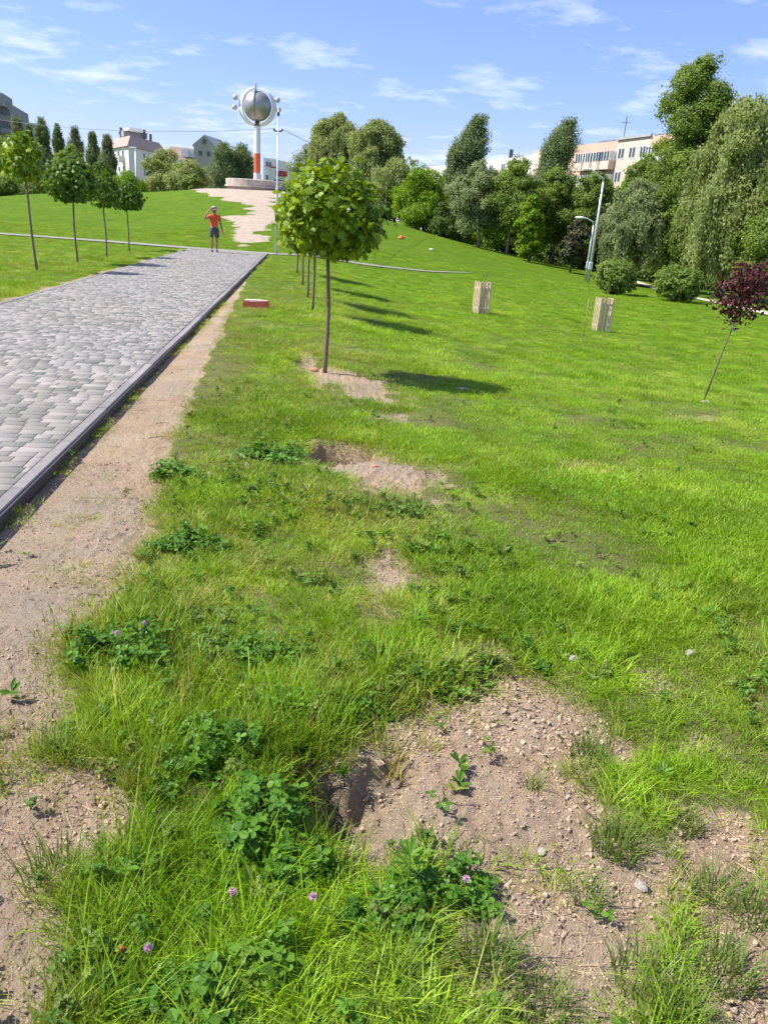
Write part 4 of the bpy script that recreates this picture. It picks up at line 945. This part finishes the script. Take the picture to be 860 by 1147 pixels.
for i in range(13):
    a = math.pi * (.12 + .76 * i / 12)
    V += [(math.cos(a) * .108, .03 + math.sin(a) * .108, 1.535), (math.cos(a) * .125, .03 + math.sin(a) * .215, 1.515), (math.cos(a) * .125, .03 + math.sin(a) * .215, 1.508), (math.cos(a) * .108, .03 + math.sin(a) * .108, 1.526)]
cap_b.add(V, [(i * 4 + j, i * 4 + (j + 1) % 4, i * 4 + 4 + (j + 1) % 4, i * 4 + 4 + j) for i in range(12) for j in range(4)]); cap_b.build('cap_brim', m_cap, pt, True)
mb = MB(); mb.ball((0, .012, 1.50), .102, 20, 0, (1, .88, .95)); o = mb.build('hair', m_hair, pt, True)
for sx in (-1, 1): MB().ball((sx * .035, .113, 1.505), .012, 10).build('eye', m_dark, pt, True)
MB().ball((0, .112, 1.437), .02, 10, 0, (1.2, .4, .35)).build('mouth', plain('lips', (.35, .12, .1)), pt, True)

# ------------------------------------------------------------------ scattered ground cover
LIB = bpy.data.collections.new('ground_cover_source')     # kept out of the scene, only copied by the scatter below
def lib(coll, name, me, mat):
    o = bpy.data.objects.new(name, me); me.materials.append(mat); coll.objects.link(o); return o
def tuft_mesh(name, g, nb, rad, h0, h1, w, lean=.6, seg=3):
    V, Fs = [], []
    for i in range(nb):
        a = g.random() * 2 * math.pi; r = rad * math.sqrt(g.random()); bx, by = math.cos(a) * r, math.sin(a) * r
        h = h0 + (h1 - h0) * g.random() ** 1.3; la = a + g.normal() * .9; l = lean * h * (.25 + .9 * g.random() ** 1.5); dx, dy = math.cos(la), math.sin(la)
        wd = w * (.6 + .7 * g.random()); pa_ = la + math.pi / 2 + g.normal() * .5; px, py = math.cos(pa_), math.sin(pa_); k = len(V)
        for j in range(seg + 1):
            q = j / seg; ww = wd * (1 - q ** 1.6) * .5 + wd * .04; zz = h * (q - .22 * l / h * q * q); o_ = l * q ** 1.9
            V += [(bx + dx * o_ - px * ww, by + dy * o_ - py * ww, zz), (bx + dx * o_ + px * ww, by + dy * o_ + py * ww, zz)]
        Fs += [(k + 2 * j, k + 2 * j + 1, k + 2 * j + 3, k + 2 * j + 2) for j in range(seg)]
    return mesh_np(name, np.array(V), np.array(Fs), True)
def scatter(name, label, cat, coll, pts, idx_, rot, scl, tint, shade, parent_kind='stuff'):
    me = bpy.data.meshes.new(name); me.vertices.add(len(pts)); me.vertices.foreach_set('co', np.asarray(pts, np.float32).ravel())
    for nm, ty, a in (('pick', 'INT', idx_.astype(np.int32)), ('tint', 'FLOAT', tint.astype(np.float32)), ('shade', 'FLOAT', shade.astype(np.float32))):
        me.attributes.new(nm, ty, 'POINT').data.foreach_set('value', a)
    for nm, a in (('rot', rot), ('scl', scl)): me.attributes.new(nm, 'FLOAT_VECTOR', 'POINT').data.foreach_set('vector', np.asarray(a, np.float32).ravel())
    o = bpy.data.objects.new(name, me); COL.objects.link(o); tag(o, label, cat, kind=parent_kind)
    ng = bpy.data.node_groups.new(name + '_scatter', 'GeometryNodeTree')
    ng.interface.new_socket('Geometry', in_out='INPUT', socket_type='NodeSocketGeometry'); ng.interface.new_socket('Geometry', in_out='OUTPUT', socket_type='NodeSocketGeometry')
    gi, go = ng.nodes.new('NodeGroupInput'), ng.nodes.new('NodeGroupOutput'); ci = ng.nodes.new('GeometryNodeCollectionInfo'); ip = ng.nodes.new('GeometryNodeInstanceOnPoints')
    ci.inputs['Collection'].default_value = coll; ci.inputs['Separate Children'].default_value = True; ci.inputs['Reset Children'].default_value = True
    def na(nm, ty): n = ng.nodes.new('GeometryNodeInputNamedAttribute'); n.data_type = ty; n.inputs['Name'].default_value = nm; return n.outputs['Attribute']
    e2r = ng.nodes.new('FunctionNodeEulerToRotation'); Lk = ng.links.new
    Lk(gi.outputs[0], ip.inputs['Points']); Lk(ci.outputs[0], ip.inputs['Instance']); ip.inputs['Pick Instance'].default_value = True
    Lk(na('pick', 'INT'), ip.inputs['Instance Index']); Lk(na('rot', 'FLOAT_VECTOR'), e2r.inputs[0]); Lk(e2r.outputs[0], ip.inputs['Rotation']); Lk(na('scl', 'FLOAT_VECTOR'), ip.inputs['Scale']); Lk(ip.outputs[0], go.inputs[0])
    o.modifiers.new('scatter', 'NODES').node_group = ng; return o
def in_view(x, y, z, m=110):
    u, v, w = proj(np.stack([x, y, z], -1)); return (w > .2) & (u > -m) & (u < 860 + m) & (v < 1147 + m * 1.3)
def sample(y0, y1, dens, g, xmax=1e9):
    """random points inside the visible wedge between two distances"""
    hw = lambda y: .58 * y + .75
    area = (hw(y0) + hw(y1)) * (y1 - y0); n = int(area * dens); yy = y0 + (y1 - y0) * g.random(n * 2); w = hw(y1); xx = (g.random(n * 2) * 2 - 1) * w
    k = np.abs(xx) < hw(yy); return xx[k], yy[k]
g = np.random.default_rng(99)
GR = bpy.data.collections.new('grass_source')
m_grass = leafy('grass_blades', (.10, .212, .006), (.25, .385, .018), trans=.33, rough=.45, patch=1.2, inst=True, dry=(.40, .32, .11))
NT = 8
for i in range(NT):
    gg = np.random.default_rng(200 + i)
    lib(GR, 'a_tuft_%02d' % i, tuft_mesh('tuft', gg, [28, 24, 30, 26, 16, 40, 28, 26][i], [.05, .06, .045, .07, .05, .06, .08, .04][i], [.035, .03, .05, .03, .05, .025, .03, .06][i], [.10, .08, .15, .075, .17, .06, .09, .20][i], [.0038, .003, .0034, .003, .0042, .0028, .0032, .0045][i], [.9, 1.2, .8, 1.3, .7, 1.2, 1.4, .7][i]), m_grass)
for i in range(4):     # wider patches for the middle distance
    gg = np.random.default_rng(300 + i); lib(GR, 'b_patch_%02d' % i, tuft_mesh('patch', gg, 120, .2, .018, .06 + .015 * i, .0045, .9, 2), m_grass)
pos, pk, ro, sc_, ti, sh_ = [], [], [], [], [], []
def grow(x, y, kinds, sclo, schi, near):
    s = soil_mask(x, y); d, ss = dl(x, y), sl(x, y); tr = trail_mask(x, y)
    onpath = (d < .0) & (d > -PW) & (ss < PEND + .4)
    crossp = (np.abs(y - np.interp(x, [-60, -17, -9, -5, -1.5, 1.5, 5], [33.2, 34.3, 33.9, 34.1, 35.6, 37.2, 40.5])) < .8) & (x < 5)
    lush = fbm(x + 5, y - 3, 1.3, 3); lush = np.maximum(lush, .52 * sstep(2.2, 1.5, y) * (d < 2.2)); thin = sstep(.30, .46, lush + .25 * fbm(x, y, 6, 2) - .1)
    keep = (g.random(len(x)) > s * 1.03 - .012 - .22 * sstep(.60, .72, fbm(x + 51, y + 3, 4.5, 2)) * (d > .25)) & ~onpath & ~crossp & (tr < .4) & (g.random(len(x)) < .6 + .4 * thin)
    x, y, s, lush, d = x[keep], y[keep], s[keep], lush[keep], d[keep]
    z = ground_z(x, y, s); v = in_view(x, y, z); x, y, z, s, lush, d = (q[v] for q in (x, y, z, s, lush, d))
    n = len(x); pos.append(np.stack([x, y, z - .004], -1)); pk.append(g.choice(kinds, n)); ro.append(np.stack([g.normal(size=n) * .13, g.normal(size=n) * .13, g.random(n) * 6.28], -1))
    far_ = np.hypot(x, y); longz = sstep(3.6, 1.8, far_) * sstep(3.4, 1.6, d); hf = .50 + .32 * longz + .25 * sstep(.5, .7, fbm(x + 70, y, .9, 3))
    size = (sclo + (schi - sclo) * g.random(n)) * (.5 + .95 * lush) * (.55 + .45 * hf)
    edge = sstep(1.2, .35, d) * (d > 0); size = size * (1 - .35 * edge); hf = hf * (1 - .38 * sstep(-.15, .05, x) * sstep(2.0, 1.5, y))
    sc_.append(np.stack([size * 1.1, size * 1.1, size * (.7 + .5 * g.random(n)) * hf], -1))
    dryn = fbm(x - 9, y + 20, 1.1, 3); dry = np.clip(sstep(.5, .72, dryn) * np.where(d < 2.6, .5, .3) + edge * .4 + s * .75 + (g.random(n) < np.where((d < 2.4) & (y > 1.8), .17, .045)) * .8 + .22 * (d < 2.3) * sstep(.42, .6, fbm(x + 33, y - 7, 3.5, 3)), 0, .95) * (g.random(n) ** 1.2)
    ti.append(dry); sh_.append((.82 + .45 * g.random(n)) * (.98 + .28 * sstep(.35, .65, fbm(x * 1.7 + 3, y * 1.7, 2.0, 3))))
K8 = list(range(NT))
for y0, y1, dn in ((.75, 2.2, 1300), (2.2, 4.0, 950), (4.0, 6.5, 520), (6.5, 10, 230)): grow(*sample(y0, y1, dn, g), K8 if y1 < 3 else K8 + [8, 9] if y1 < 5 else [0, 1, 3, 5, 8, 9, 10, 11], .62, 1.1, True)
for y0, y1, dn in ((10, 16, 85), (16, 26, 40), (26, 42, 16)): grow(*sample(y0, y1, dn, g), [8, 9, 10, 11], .75, 1.25, False)
cat_ = lambda L: np.concatenate(L)
print('grass instances', sum(len(q) for q in pos))
scatter('grass', 'short uneven green grass covering the park lawn', 'grass', GR, cat_(pos), cat_(pk), cat_(ro), cat_(sc_), cat_(ti), cat_(sh_))

# clods, straw and twigs
CL = bpy.data.collections.new('clod_source'); 
for i in range(5):
    bm = bmesh.new(); gg = np.random.default_rng(400 + i)
    for q in unit(gg.normal(size=(16, 3))) * (.6 + .5 * gg.random((16, 1))): bm.verts.new(q * np.array([1, .85, .7]))
    ret = bmesh.ops.convex_hull(bm, input=bm.verts); bmesh.ops.delete(bm, geom=[v for v in bm.verts if not v.link_faces], context='VERTS')
    me = bpy.data.meshes.new('clod'); bm.to_mesh(me); bm.free(); lib(CL, 'clod_%d' % i, me, m_soil)
def on_soil(y0, y1, dens, thr=.6, extra=None):
    x, y = sample(y0, y1, dens, g); s = soil_mask(x, y); k = (s > thr) & (dl(x, y) > .03); x, y, s = x[k], y[k], s[k]; z = ground_z(x, y, s); v = in_view(x, y, z); return x[v], y[v], z[v]
A_ = [on_soil(.8, 2.6, 5200), on_soil(2.6, 5, 1500), on_soil(5, 10, 240)]; x, y, z = (cat_([q[i] for q in A_]) for i in range(3)); n = len(x)
cl_ = sstep(.42, .6, fbm(x + 3, y + 8, 3.2, 3)); r = .0014 + .0034 * g.random(n) ** 2 + (.002 + .007 * cl_) * g.random(n) ** 7 + .010 * (g.random(n) < .003) * cl_; r *= np.where(dl(x, y) < 1.0, .75, 1.1) * (1 + .04 * y)
scatter('soil_clods', 'crumbly clods and pebbles lying on the bare soil', 'soil', CL, np.stack([x, y, z + r * .2], -1), g.integers(0, 5, n), g.random((n, 3)) * 6.28, np.stack([r * (.8 + .5 * g.random(n)), r, r], -1), g.random(n), np.ones(n))
ST = bpy.data.collections.new('straw_source')
for i in range(5):
    gg = np.random.default_rng(500 + i); mb = MB(); q = [Vector((0, 0, .003))]; a = 0
    for j in range(4): a += gg.normal() * .3; q.append(q[-1] + Vector((math.cos(a), math.sin(a), gg.normal() * .1)) * .03)
    mb.tube(q, [.0011, .0012, .001, .0009, .0005], 4); me = bpy.data.meshes.new('straw'); me.from_pydata([tuple(p) for p in mb.v], [], mb.f); lib(ST, 'straw_%d' % i, me, m_straw if i < 3 else plain('grey_straw', (.36, .30, .23)))
def near_soil(y0, y1, dens):
    x, y = sample(y0, y1, dens, g); s = soil_mask(x, y); sw = np.hypot(x - gp(70, 900)[0], y - gp(70, 900)[1]) < .32 + .2 * (fbm(x, y, 5, 2) - .5)
    k = (dl(x, y) > .05) & ((fbm(x, y, 2.2, 3) + .35 * s * (dl(x, y) < 1.3) > .58) & (g.random(len(x)) < .45) | sw); x, y, s = x[k], y[k], s[k]; z = ground_z(x, y, s); v = in_view(x, y, z); return x[v], y[v], z[v]
A_ = [near_soil(.8, 2.4, 1300), near_soil(2.4, 5, 150)]; x, y, z = (cat_([q[i] for q in A_]) for i in range(3)); n = len(x); s = .25 + .6 * g.random(n) ** 1.5
scatter('dry_straw', 'dry straw and dead grass stalks lying on the soil', 'straw', ST, np.stack([x, y, z + .004], -1), g.integers(0, 5, n), np.stack([g.normal(size=n) * .12, g.normal(size=n) * .12, g.random(n) * 6.28], -1), np.stack([s, s, s], -1), g.random(n), np.ones(n))
TW = bpy.data.collections.new('twig_source')
for i in range(4):
    gg = np.random.default_rng(600 + i); mb = MB(); q = [Vector((0, 0, .004))]; a = 0
    for j in range(4): a += gg.normal() * .35; q.append(q[-1] + Vector((math.cos(a), math.sin(a), gg.normal() * .06)) * .035)
    mb.tube(q, [.0026, .0024, .002, .0017, .001], 5); mb.tube([q[2], q[2] + Vector((.02, .025, .004))], [.0014, .0007], 4)
    me = bpy.data.meshes.new('twig'); me.from_pydata([tuple(p) for p in mb.v], [], mb.f); lib(TW, 'twig_%d' % i, me, m_twig)
A_ = [on_soil(.8, 3, 26), on_soil(3, 7, 12)]; x, y, z = (cat_([q[i] for q in A_]) for i in range(3)); n = len(x); s = .35 + .75 * g.random(n) ** 2
scatter('twigs', 'small dark twigs lying on the bare soil', 'twigs', TW, np.stack([x, y, z + .003], -1), g.integers(0, 4, n), np.stack([0 * s, 0 * s, g.random(n) * 6.28], -1), np.stack([s, s, s], -1), g.random(n), np.ones(n))

# clover and other broad-leaved weeds
m_clover = leafy('clover_leaves', (.04, .125, .010), (.125, .265, .022), trans=.3, rough=.45, patch=6.0)
m_weed = leafy('weed_leaves', (.10, .22, .02), (.17, .31, .035), trans=.4, rough=.45, patch=6.0)
def leaflet(c, d, nrm, ln, wd):
    d = unit(np.array(d, float)); nrm = unit(np.array(nrm, float)); w = np.cross(nrm, d); c = np.array(c, float)
    prof = [(0, 0), (.3, .38), (.62, .5), (.9, .34), (1.0, 0), (.9, -.34), (.62, -.5), (.3, -.38)]
    return [tuple(c + d * a * ln + w * b_ * wd - nrm * (abs(b_) * -.22 * wd + .10 * ln * a * a)) for a, b_ in prof], [(0, 1, 2, 3, 4), (0, 4, 5, 6, 7)]
def trifoliate(mb, base_, top, g, size):
    base_, top = np.array(base_, float), np.array(top, float); midp = (base_ + top) / 2 + g.normal(size=3) * .008
    mb.tube([base_, midp, top], [.0013, .0012, .0009], 4, 1, False)
    out = top - base_; nrm = unit(np.array([out[0] * .6, out[1] * .6, .10]) * 3 + np.array([0, 0, .5]) + g.normal(size=3) * .3); a0 = g.random() * 6.28
    t1 = unit(np.cross(nrm, [.3, .9, .1])); t2 = np.cross(nrm, t1)
    for k in range(3):
        a = a0 + k * 2.09; V, Fs = leaflet(top, t1 * math.cos(a) + t2 * math.sin(a), nrm, size * (.85 + .3 * g.random()), size * .8); mb.add(V, Fs, 0)
def flower_head(parent, loc, g, r=.011):
    mb = MB()
    for i in range(60):
        d = unit(g.normal(size=3) + np.array([0, 0, .5])); q = np.array(loc) + d * r * .35
        mb.tube([q, q + d * r * .9 + np.array([0, 0, r * .15])], [r * .16, r * .06], 4)
    return mb.build('flower', m_pink, parent)
m_pink = plain('clover_pink', (.55, .30, .42), .7, .25, 60)
def clump(name, label, cat, u, v, rx, ry, hgt, n, size, seed, mat=m_clover, flowers=()):
    g = np.random.default_rng(seed); p = ground_at(u, v); t = thing(name, label, cat, p)
    mb = MB(); subs = [(0, 0, .7, 1.0)] + [(math.cos(2.2 * i + seed) * .62, math.sin(2.2 * i + seed) * .62, .32 + .28 * g.random(), .5 + .6 * g.random()) for i in range(6)]
    for i in range(n):
        sub_ = subs[int(g.integers(0, len(subs)))]; a = g.random() * 6.28; r = math.sqrt(g.random()) * sub_[2]; x, y = (sub_[0] + math.cos(a) * r) * rx, (sub_[1] + math.sin(a) * r) * ry
        h = hgt * sub_[3] * (1 - .5 * (r / sub_[2]) ** 2) * (.3 + .75 * g.random()); zb = gz(p[0] + x * .7, p[1] + y * .7) - p[2]
        zt_ = max(gz(p[0] + x, p[1] + y) - p[2], zb) + h
        trifoliate(mb, (x * .6, y * .6, zb), (x + g.normal() * .01, y + g.normal() * .01, zt_), g, size * (.65 + .6 * g.random()))
    mb.build('foliage', [mat, plain('green_stem', (.12, .20, .03))], t)
    for fx, fy, fh in flowers:
        zb = gz(p[0] + fx, p[1] + fy) - p[2]; f = flower_head(t, (fx, fy, zb + fh), g, .0085)
        MB().tube([(fx * .8, fy * .8, zb), (fx, fy, zb + fh)], [.0014, .0011], 5).build('stalk', LEAF['mid'], f)
    return t
gc_ = 'clover clumps in the foreground'
clump('clover_clump', 'bushy clover clump with a pink flower at the edge of the soil strip', 'clover', 137, 735, .20, .15, .14, 330, .024, 1, flowers=((.10, -.02, .17), (.0, -.04, .14)))
clump('clover_clump', 'tall clover clump overhanging the left rim of the dug hole', 'clover', 290, 935, .12, .15, .17, 300, .025, 2)
clump('clover_clump', 'spreading clover along the bottom edge with round leaves', 'clover', 215, 1125, .16, .09, .09, 150, .027, 3, flowers=((-.10, .03, .13),))
clump('clover_clump', 'low clover patch in the grass above the dug hole', 'clover', 385, 800, .13, .09, .09, 150, .022, 4)
clump('clover_clump', 'loose clover growing below the dug hole with one pale flower', 'clover', 505, 1000, .15, .07, .09, 130, .021, 5, flowers=((.03, -.03, .10),))
clump('clover_clump', 'clover clump in the grass just above the tall one by the hole', 'clover', 290, 735, .14, .12, .10, 170, .024, 6)
clump('clover_clump', 'pale clover leaves at the lower edge between long grass blades', 'clover', 300, 1090, .07, .06, .12, 60, .028, 7, m_weed, flowers=((.09, .10, .13), (-.10, .09, .14)))
clump('clover_clump', 'small dark clover patch beside the path-side soil', 'clover', 215, 612, .20, .14, .10, 170, .026, 8)
clump('clover_clump', 'clover patch left of the middle heap of soil', 'clover', 310, 515, .26, .2, .10, 170, .032, 9)
clump('clover_clump', 'dense clover filling the grass between the soil strip and the dug hole', 'clover', 235, 850, .14, .12, .12, 230, .022, 21)
clump('clover_clump', 'low clover on the upper left rim of the dug hole', 'clover', 322, 800, .10, .07, .10, 130, .021, 22)
clump('clover_clump', 'clover below the tall clump, leaning over the lower rim of the hole', 'clover', 330, 985, .11, .07, .10, 150, .022, 23)
clump('clover_clump', 'mixed clover under the star-leaved weed', 'clover', 440, 1035, .12, .07, .08, 150, .02, 24)
clump('low_weed', 'small bright weed on the near rim of the soil heap', 'weed', 508, 775, .06, .04, .07, 26, .026, 10, m_weed)
clump('low_weed', 'small dark weed sprouting at the far rim of the soil heap', 'weed', 608, 752, .04, .03, .05, 22, .02, 11)
clump('low_weed', 'low weed at the edge of the soil strip beside the paving', 'weed', 195, 532, .2, .12, .08, 90, .034, 12)
GC = bpy.data.collections.new('weed_source')
m_cov = leafy('cover_leaves', (.045, .13, .010), (.125, .26, .022), trans=.3, rough=.45, patch=5, inst=True, dry=(.30, .27, .08))
for i in range(7):
    gg = np.random.default_rng(800 + i); mb = MB()
    if i < 4:
        for j in range(5 + i): a = gg.random() * 6.28; r = .035 * gg.random(); trifoliate(mb, (0, 0, 0), (math.cos(a) * r * 1.4, math.sin(a) * r * 1.4, .03 + .05 * gg.random()), gg, .014 + .010 * gg.random())
    else:
        for j in range(9): a = gg.random() * 6.28; V, Fs = leaflet((0, 0, .004 + .02 * gg.random() * (i > 5)), (math.cos(a), math.sin(a), .35 + .5 * gg.random()), (-math.cos(a) * .4, -math.sin(a) * .4, 1), .04 + .03 * gg.random(), .016 + .008 * gg.random()); mb.add(V, Fs)
    me = bpy.data.meshes.new('weed'); me.from_pydata([tuple(q) for q in mb.v], [], mb.f); lib(GC, 'weed_%d' % i, me, m_cov)
def cover(y0, y1, dens):
    x, y = sample(y0, y1, dens, g); s = soil_mask(x, y); d = dl(x, y); pr_ = (sstep(.52, .70, fbm(x + 12, y + 4, 3.1, 3)) * .8 + .05) * np.where((d < 2.4) & (y < 2.7), 3.2, np.where(d < 2.4, 1, .22)) * (1 - .97 * s)
    k = (d > .02) & (g.random(len(x)) < pr_); x, y, s = x[k], y[k], s[k]; z = ground_z(x, y, s); v = in_view(x, y, z); return x[v], y[v], z[v]
A_ = [cover(.8, 2.7, 420), cover(2.7, 5, 190), cover(5, 9, 40)]; x, y, z = (cat_([q[i] for q in A_]) for i in range(3)); n = len(x); s_ = .45 + .5 * g.random(n)
scatter('ground_cover', 'low clover and broad-leaved weeds mixed through the grass', 'weeds', GC, np.stack([x, y, z + .012], -1), g.integers(0, 7, n), np.stack([g.normal(size=n) * .15, g.normal(size=n) * .15, g.random(n) * 6.28], -1), np.stack([s_, s_, s_], -1), g.random(n) ** 3 * .6, .7 + .5 * g.random(n))
# star-shaped weed
p = ground_at(455, 1000); t = thing('palmate_weed', 'bright weed with a star of narrow leaves beside the dug hole', 'weed', p); g = np.random.default_rng(44)
mb = MB(); V0 = []
for tier, (hz, nn, ln) in enumerate(((.045, 6, .055), (.085, 8, .062), (.115, 7, .045))):
    for i in range(nn):
        a = 6.28 * i / nn + tier * .5 + g.normal() * .1; d = np.array([math.cos(a), math.sin(a), .45 + .25 * tier]); V, Fs = leaflet((0, 0, hz), d, np.array([-math.cos(a) * .5, -math.sin(a) * .5, 1]), ln * (.85 + .3 * g.random()), .013); mb.add(V, Fs)
mb.build('foliage', m_weed, t); MB().tube([(0, 0, -.01), (.003, 0, .06), (0, 0, .118)], [.003, .0025, .0015], 6).build('stem', LEAF['mid'], t)
# single grass tussocks on the bare soil
gt = 'grass tussocks on the bare soil'
for i, (u, v, s_, nb, lab) in enumerate([(690, 945, 1.0, 170, 'dense grass tussock standing alone on bare soil, right of the heap'), (660, 842, .95, 130, 'flattened grass tussock at the right rim of the soil heap'), (815, 1085, 1.0, 140, 'long-bladed grass tussock near the bottom right corner'),
                                         (545, 1075, 1.0, 150, 'grass tussock at the bottom between the weeds and bare soil'), (715, 1090, .9, 90, 'sparse grass tussock low on the bare soil'), (440, 1120, 1.0, 120, 'tall grass tussock at the bottom edge below the star-leaved weed'), (655, 1000, .8, 60, 'thin grass tussock in the middle of the bare soil'),
                                         (800, 990, .8, 90, 'dry-tipped grass tussock near the right edge on bare soil'), (770, 915, .7, 80, 'small grass tussock at the upper edge of the right bare patch'), (845, 1020, .9, 110, 'grass tussock cut by the right edge of the view'), (610, 1120, .9, 110, 'bright grass tussock at the bottom right of the weeds'), (760, 1140, .9, 100, 'grass tussock at the very bottom of the bare soil'),
                                         (600, 880, .5, 34, 'tiny grass sprout on the crumbly soil heap'), (60, 980, 1.0, 130, 'grass tussock on the straw-strewn soil at the left edge'), (60, 845, .9, 90, 'grass tussock low on the path-side soil strip')]):
    p = ground_at(u, v); gg = np.random.default_rng(700 + i); me = tuft_mesh('grass_tussock', gg, nb, .07 * s_, .05, .15 * s_, .0038, .9, 4)
    o = link('grass_tussock', me, leafy('tussock_blades', (.085, .165, .02), (.20, .27, .06), trans=.36, rough=.45, patch=8) if i == 0 else bpy.data.materials['tussock_blades'], None, p); tag(o, lab, 'grass tussock', gt)

# small litter
def lump(name, label, cat, u, v, r, mat, seed, sq=(1, 1, .6), jag=.25, lift=.3):
    p = ground_at(u, v); gg = np.random.default_rng(seed); bm = bmesh.new(); bmesh.ops.create_icosphere(bm, subdivisions=2, radius=r); f1 = gg.normal(size=(4, 3)) * 2
    for w in bm.verts:
        q = w.co / r; k = 1 + jag * sum(math.sin(float(np.dot(f, q)) + j) for j, f in enumerate(f1)) / 2; w.co = Vector((w.co.x * sq[0], w.co.y * sq[1], w.co.z * sq[2])) * k
    me = bpy.data.meshes.new(name); bm.to_mesh(me); bm.free(); o = link(name, me, mat, None, (p[0], p[1], p[2] + r * lift)); tag(o, label, cat); return o
lump('stone', 'grey stone lying in the grass right of the soil heap', 'stone', 771, 737, .02, m_stone, 1, lift=.8)
lump('stone', 'pale stone on the small bare patch right of the soil heap', 'stone', 640, 741, .022, m_stone, 2)
lump('stone', 'small stone half sunk in the lower right soil', 'stone', 720, 985, .018, m_stone, 3)
lump('stone', 'pale stone on the dug soil near the hole', 'stone', 608, 948, .014, m_stone, 4)
lump('brick_fragment', 'larger orange brick fragment lying in the mid lawn', 'brick fragment', 678, 531, .028, m_brick2, 5, (1.5, .8, .6), lift=.9)
lump('brick_fragment', 'smaller orange brick fragment lying in the mid lawn', 'brick fragment', 716, 535, .021, m_brick2, 6, (.8, .8, .9), lift=.9)
lump('brick_fragment', 'reddish brick fragment in the soil beside the nearest maple', 'brick fragment', 351, 413, .04, m_brick2, 7, (1.4, 1, .7))
lump('brick_fragment', 'small brick chip in the bottom left grass', 'brick fragment', 136, 1082, .010, m_orange, 8, lift=5)
lump('brick_fragment', 'dark red brick chip on the middle heap of soil', 'brick fragment', 420, 527, .025, m_brick2, 12)
lump('litter', 'small orange piece of litter on the hillside right of the maple', 'litter', 449, 267.5, .17, m_orange, 9, (1, 1, .9))
lump('litter', 'pale scrap of litter on the hillside', 'litter', 483, 280, .1, m_white, 10, (1.3, 1, .5))
lump('stone', 'pale flat stone at the foot of the purple sapling', 'stone', 790, 452, .05, m_stone, 13, (1.3, 1, .5))
lump('stone', 'pale flat stone in the shade of the nearest maple', 'stone', 517, 436, .045, m_stone, 14, (1.6, .9, .4))

# ------------------------------------------------------------------ light and sky
SUN_EL, SUN_AZ = 51.0, R_(180 - 4)        # direction towards the sun: from the left, a touch behind
sd = Vector((-math.cos(R_(SUN_EL)) * math.cos(R_(5)), -math.cos(R_(SUN_EL)) * math.sin(R_(5)), math.sin(R_(SUN_EL))))
sun_d = bpy.data.lights.new('sun', 'SUN'); sun_d.energy = 4.2; sun_d.angle = R_(.53); sun_d.color = (1.0, .95, .87)
sun = bpy.data.objects.new('sun', sun_d); COL.objects.link(sun); sun.rotation_euler = (-sd).to_track_quat('-Z', 'Y').to_euler(); sun.location = (0, 0, 30)
w = bpy.data.worlds.new('World'); sc.world = w; w.use_nodes = True; nt = w.node_tree; bg = nt.nodes['Background']
sky = N(nt, 'ShaderNodeTexSky', sky_type='NISHITA'); sky.sun_disc = False; sky.sun_elevation = R_(SUN_EL); sky.sun_rotation = R_(265); sky.air_density = 1.0; sky.dust_density = .15; sky.ozone_density = 3.2
tc = N(nt, 'ShaderNodeTexCoord'); sep = N(nt, 'ShaderNodeSeparateXYZ'); nt.links.new(tc.outputs['Generated'], sep.inputs[0])
zc_ = mth(nt, 'ADD', mth(nt, 'MAXIMUM', sep.outputs[2], 0.0), .10)
cx = mth(nt, 'DIVIDE', sep.outputs[0], zc_); cy = mth(nt, 'DIVIDE', sep.outputs[1], zc_)
cb = N(nt, 'ShaderNodeCombineXYZ'); nt.links.new(cx, cb.inputs[0]); nt.links.new(cy, cb.inputs[1]); cb.inputs[2].default_value = 4.4
n1 = noise(nt, 2.6, 8, .62, cb.outputs[0]); n2 = noise(nt, .8, 3, .5, cb.outputs[0])
cl = mth(nt, 'ADD', mth(nt, 'MULTIPLY', n1, .62), mth(nt, 'MULTIPLY', n2, .38))
cf = ramp(nt, cl, [(.50, (0, 0, 0)), (.66, (.6, .6, .6))])
skt = mixc(nt, 1.0, sky.outputs[0], ramp(nt, sep.outputs[2], [(0.0, (.57, .54, .77)), (.16, (.67, .65, .86)), (.45, (.90, .84, 1.02))]), 'MULTIPLY')
skc = mixc(nt, cf, skt, (5.4, 5.7, 6.6))
nt.links.new(skc, bg.inputs['Color']); bg.inputs['Strength'].default_value = .115
sc.view_settings.view_transform = 'Standard'; sc.view_settings.look = 'None'; sc.view_settings.gamma = 1; sc.view_settings.use_curve_mapping = False
sc.view_settings.exposure = 1.0
sc.cycles.max_bounces = 6; sc.cycles.diffuse_bounces = 3; sc.cycles.transmission_bounces = 3; sc.cycles.transparent_max_bounces = 4
sc.cycles.caustics_reflective = False; sc.cycles.caustics_refractive = False
sc.cycles.use_denoising = True
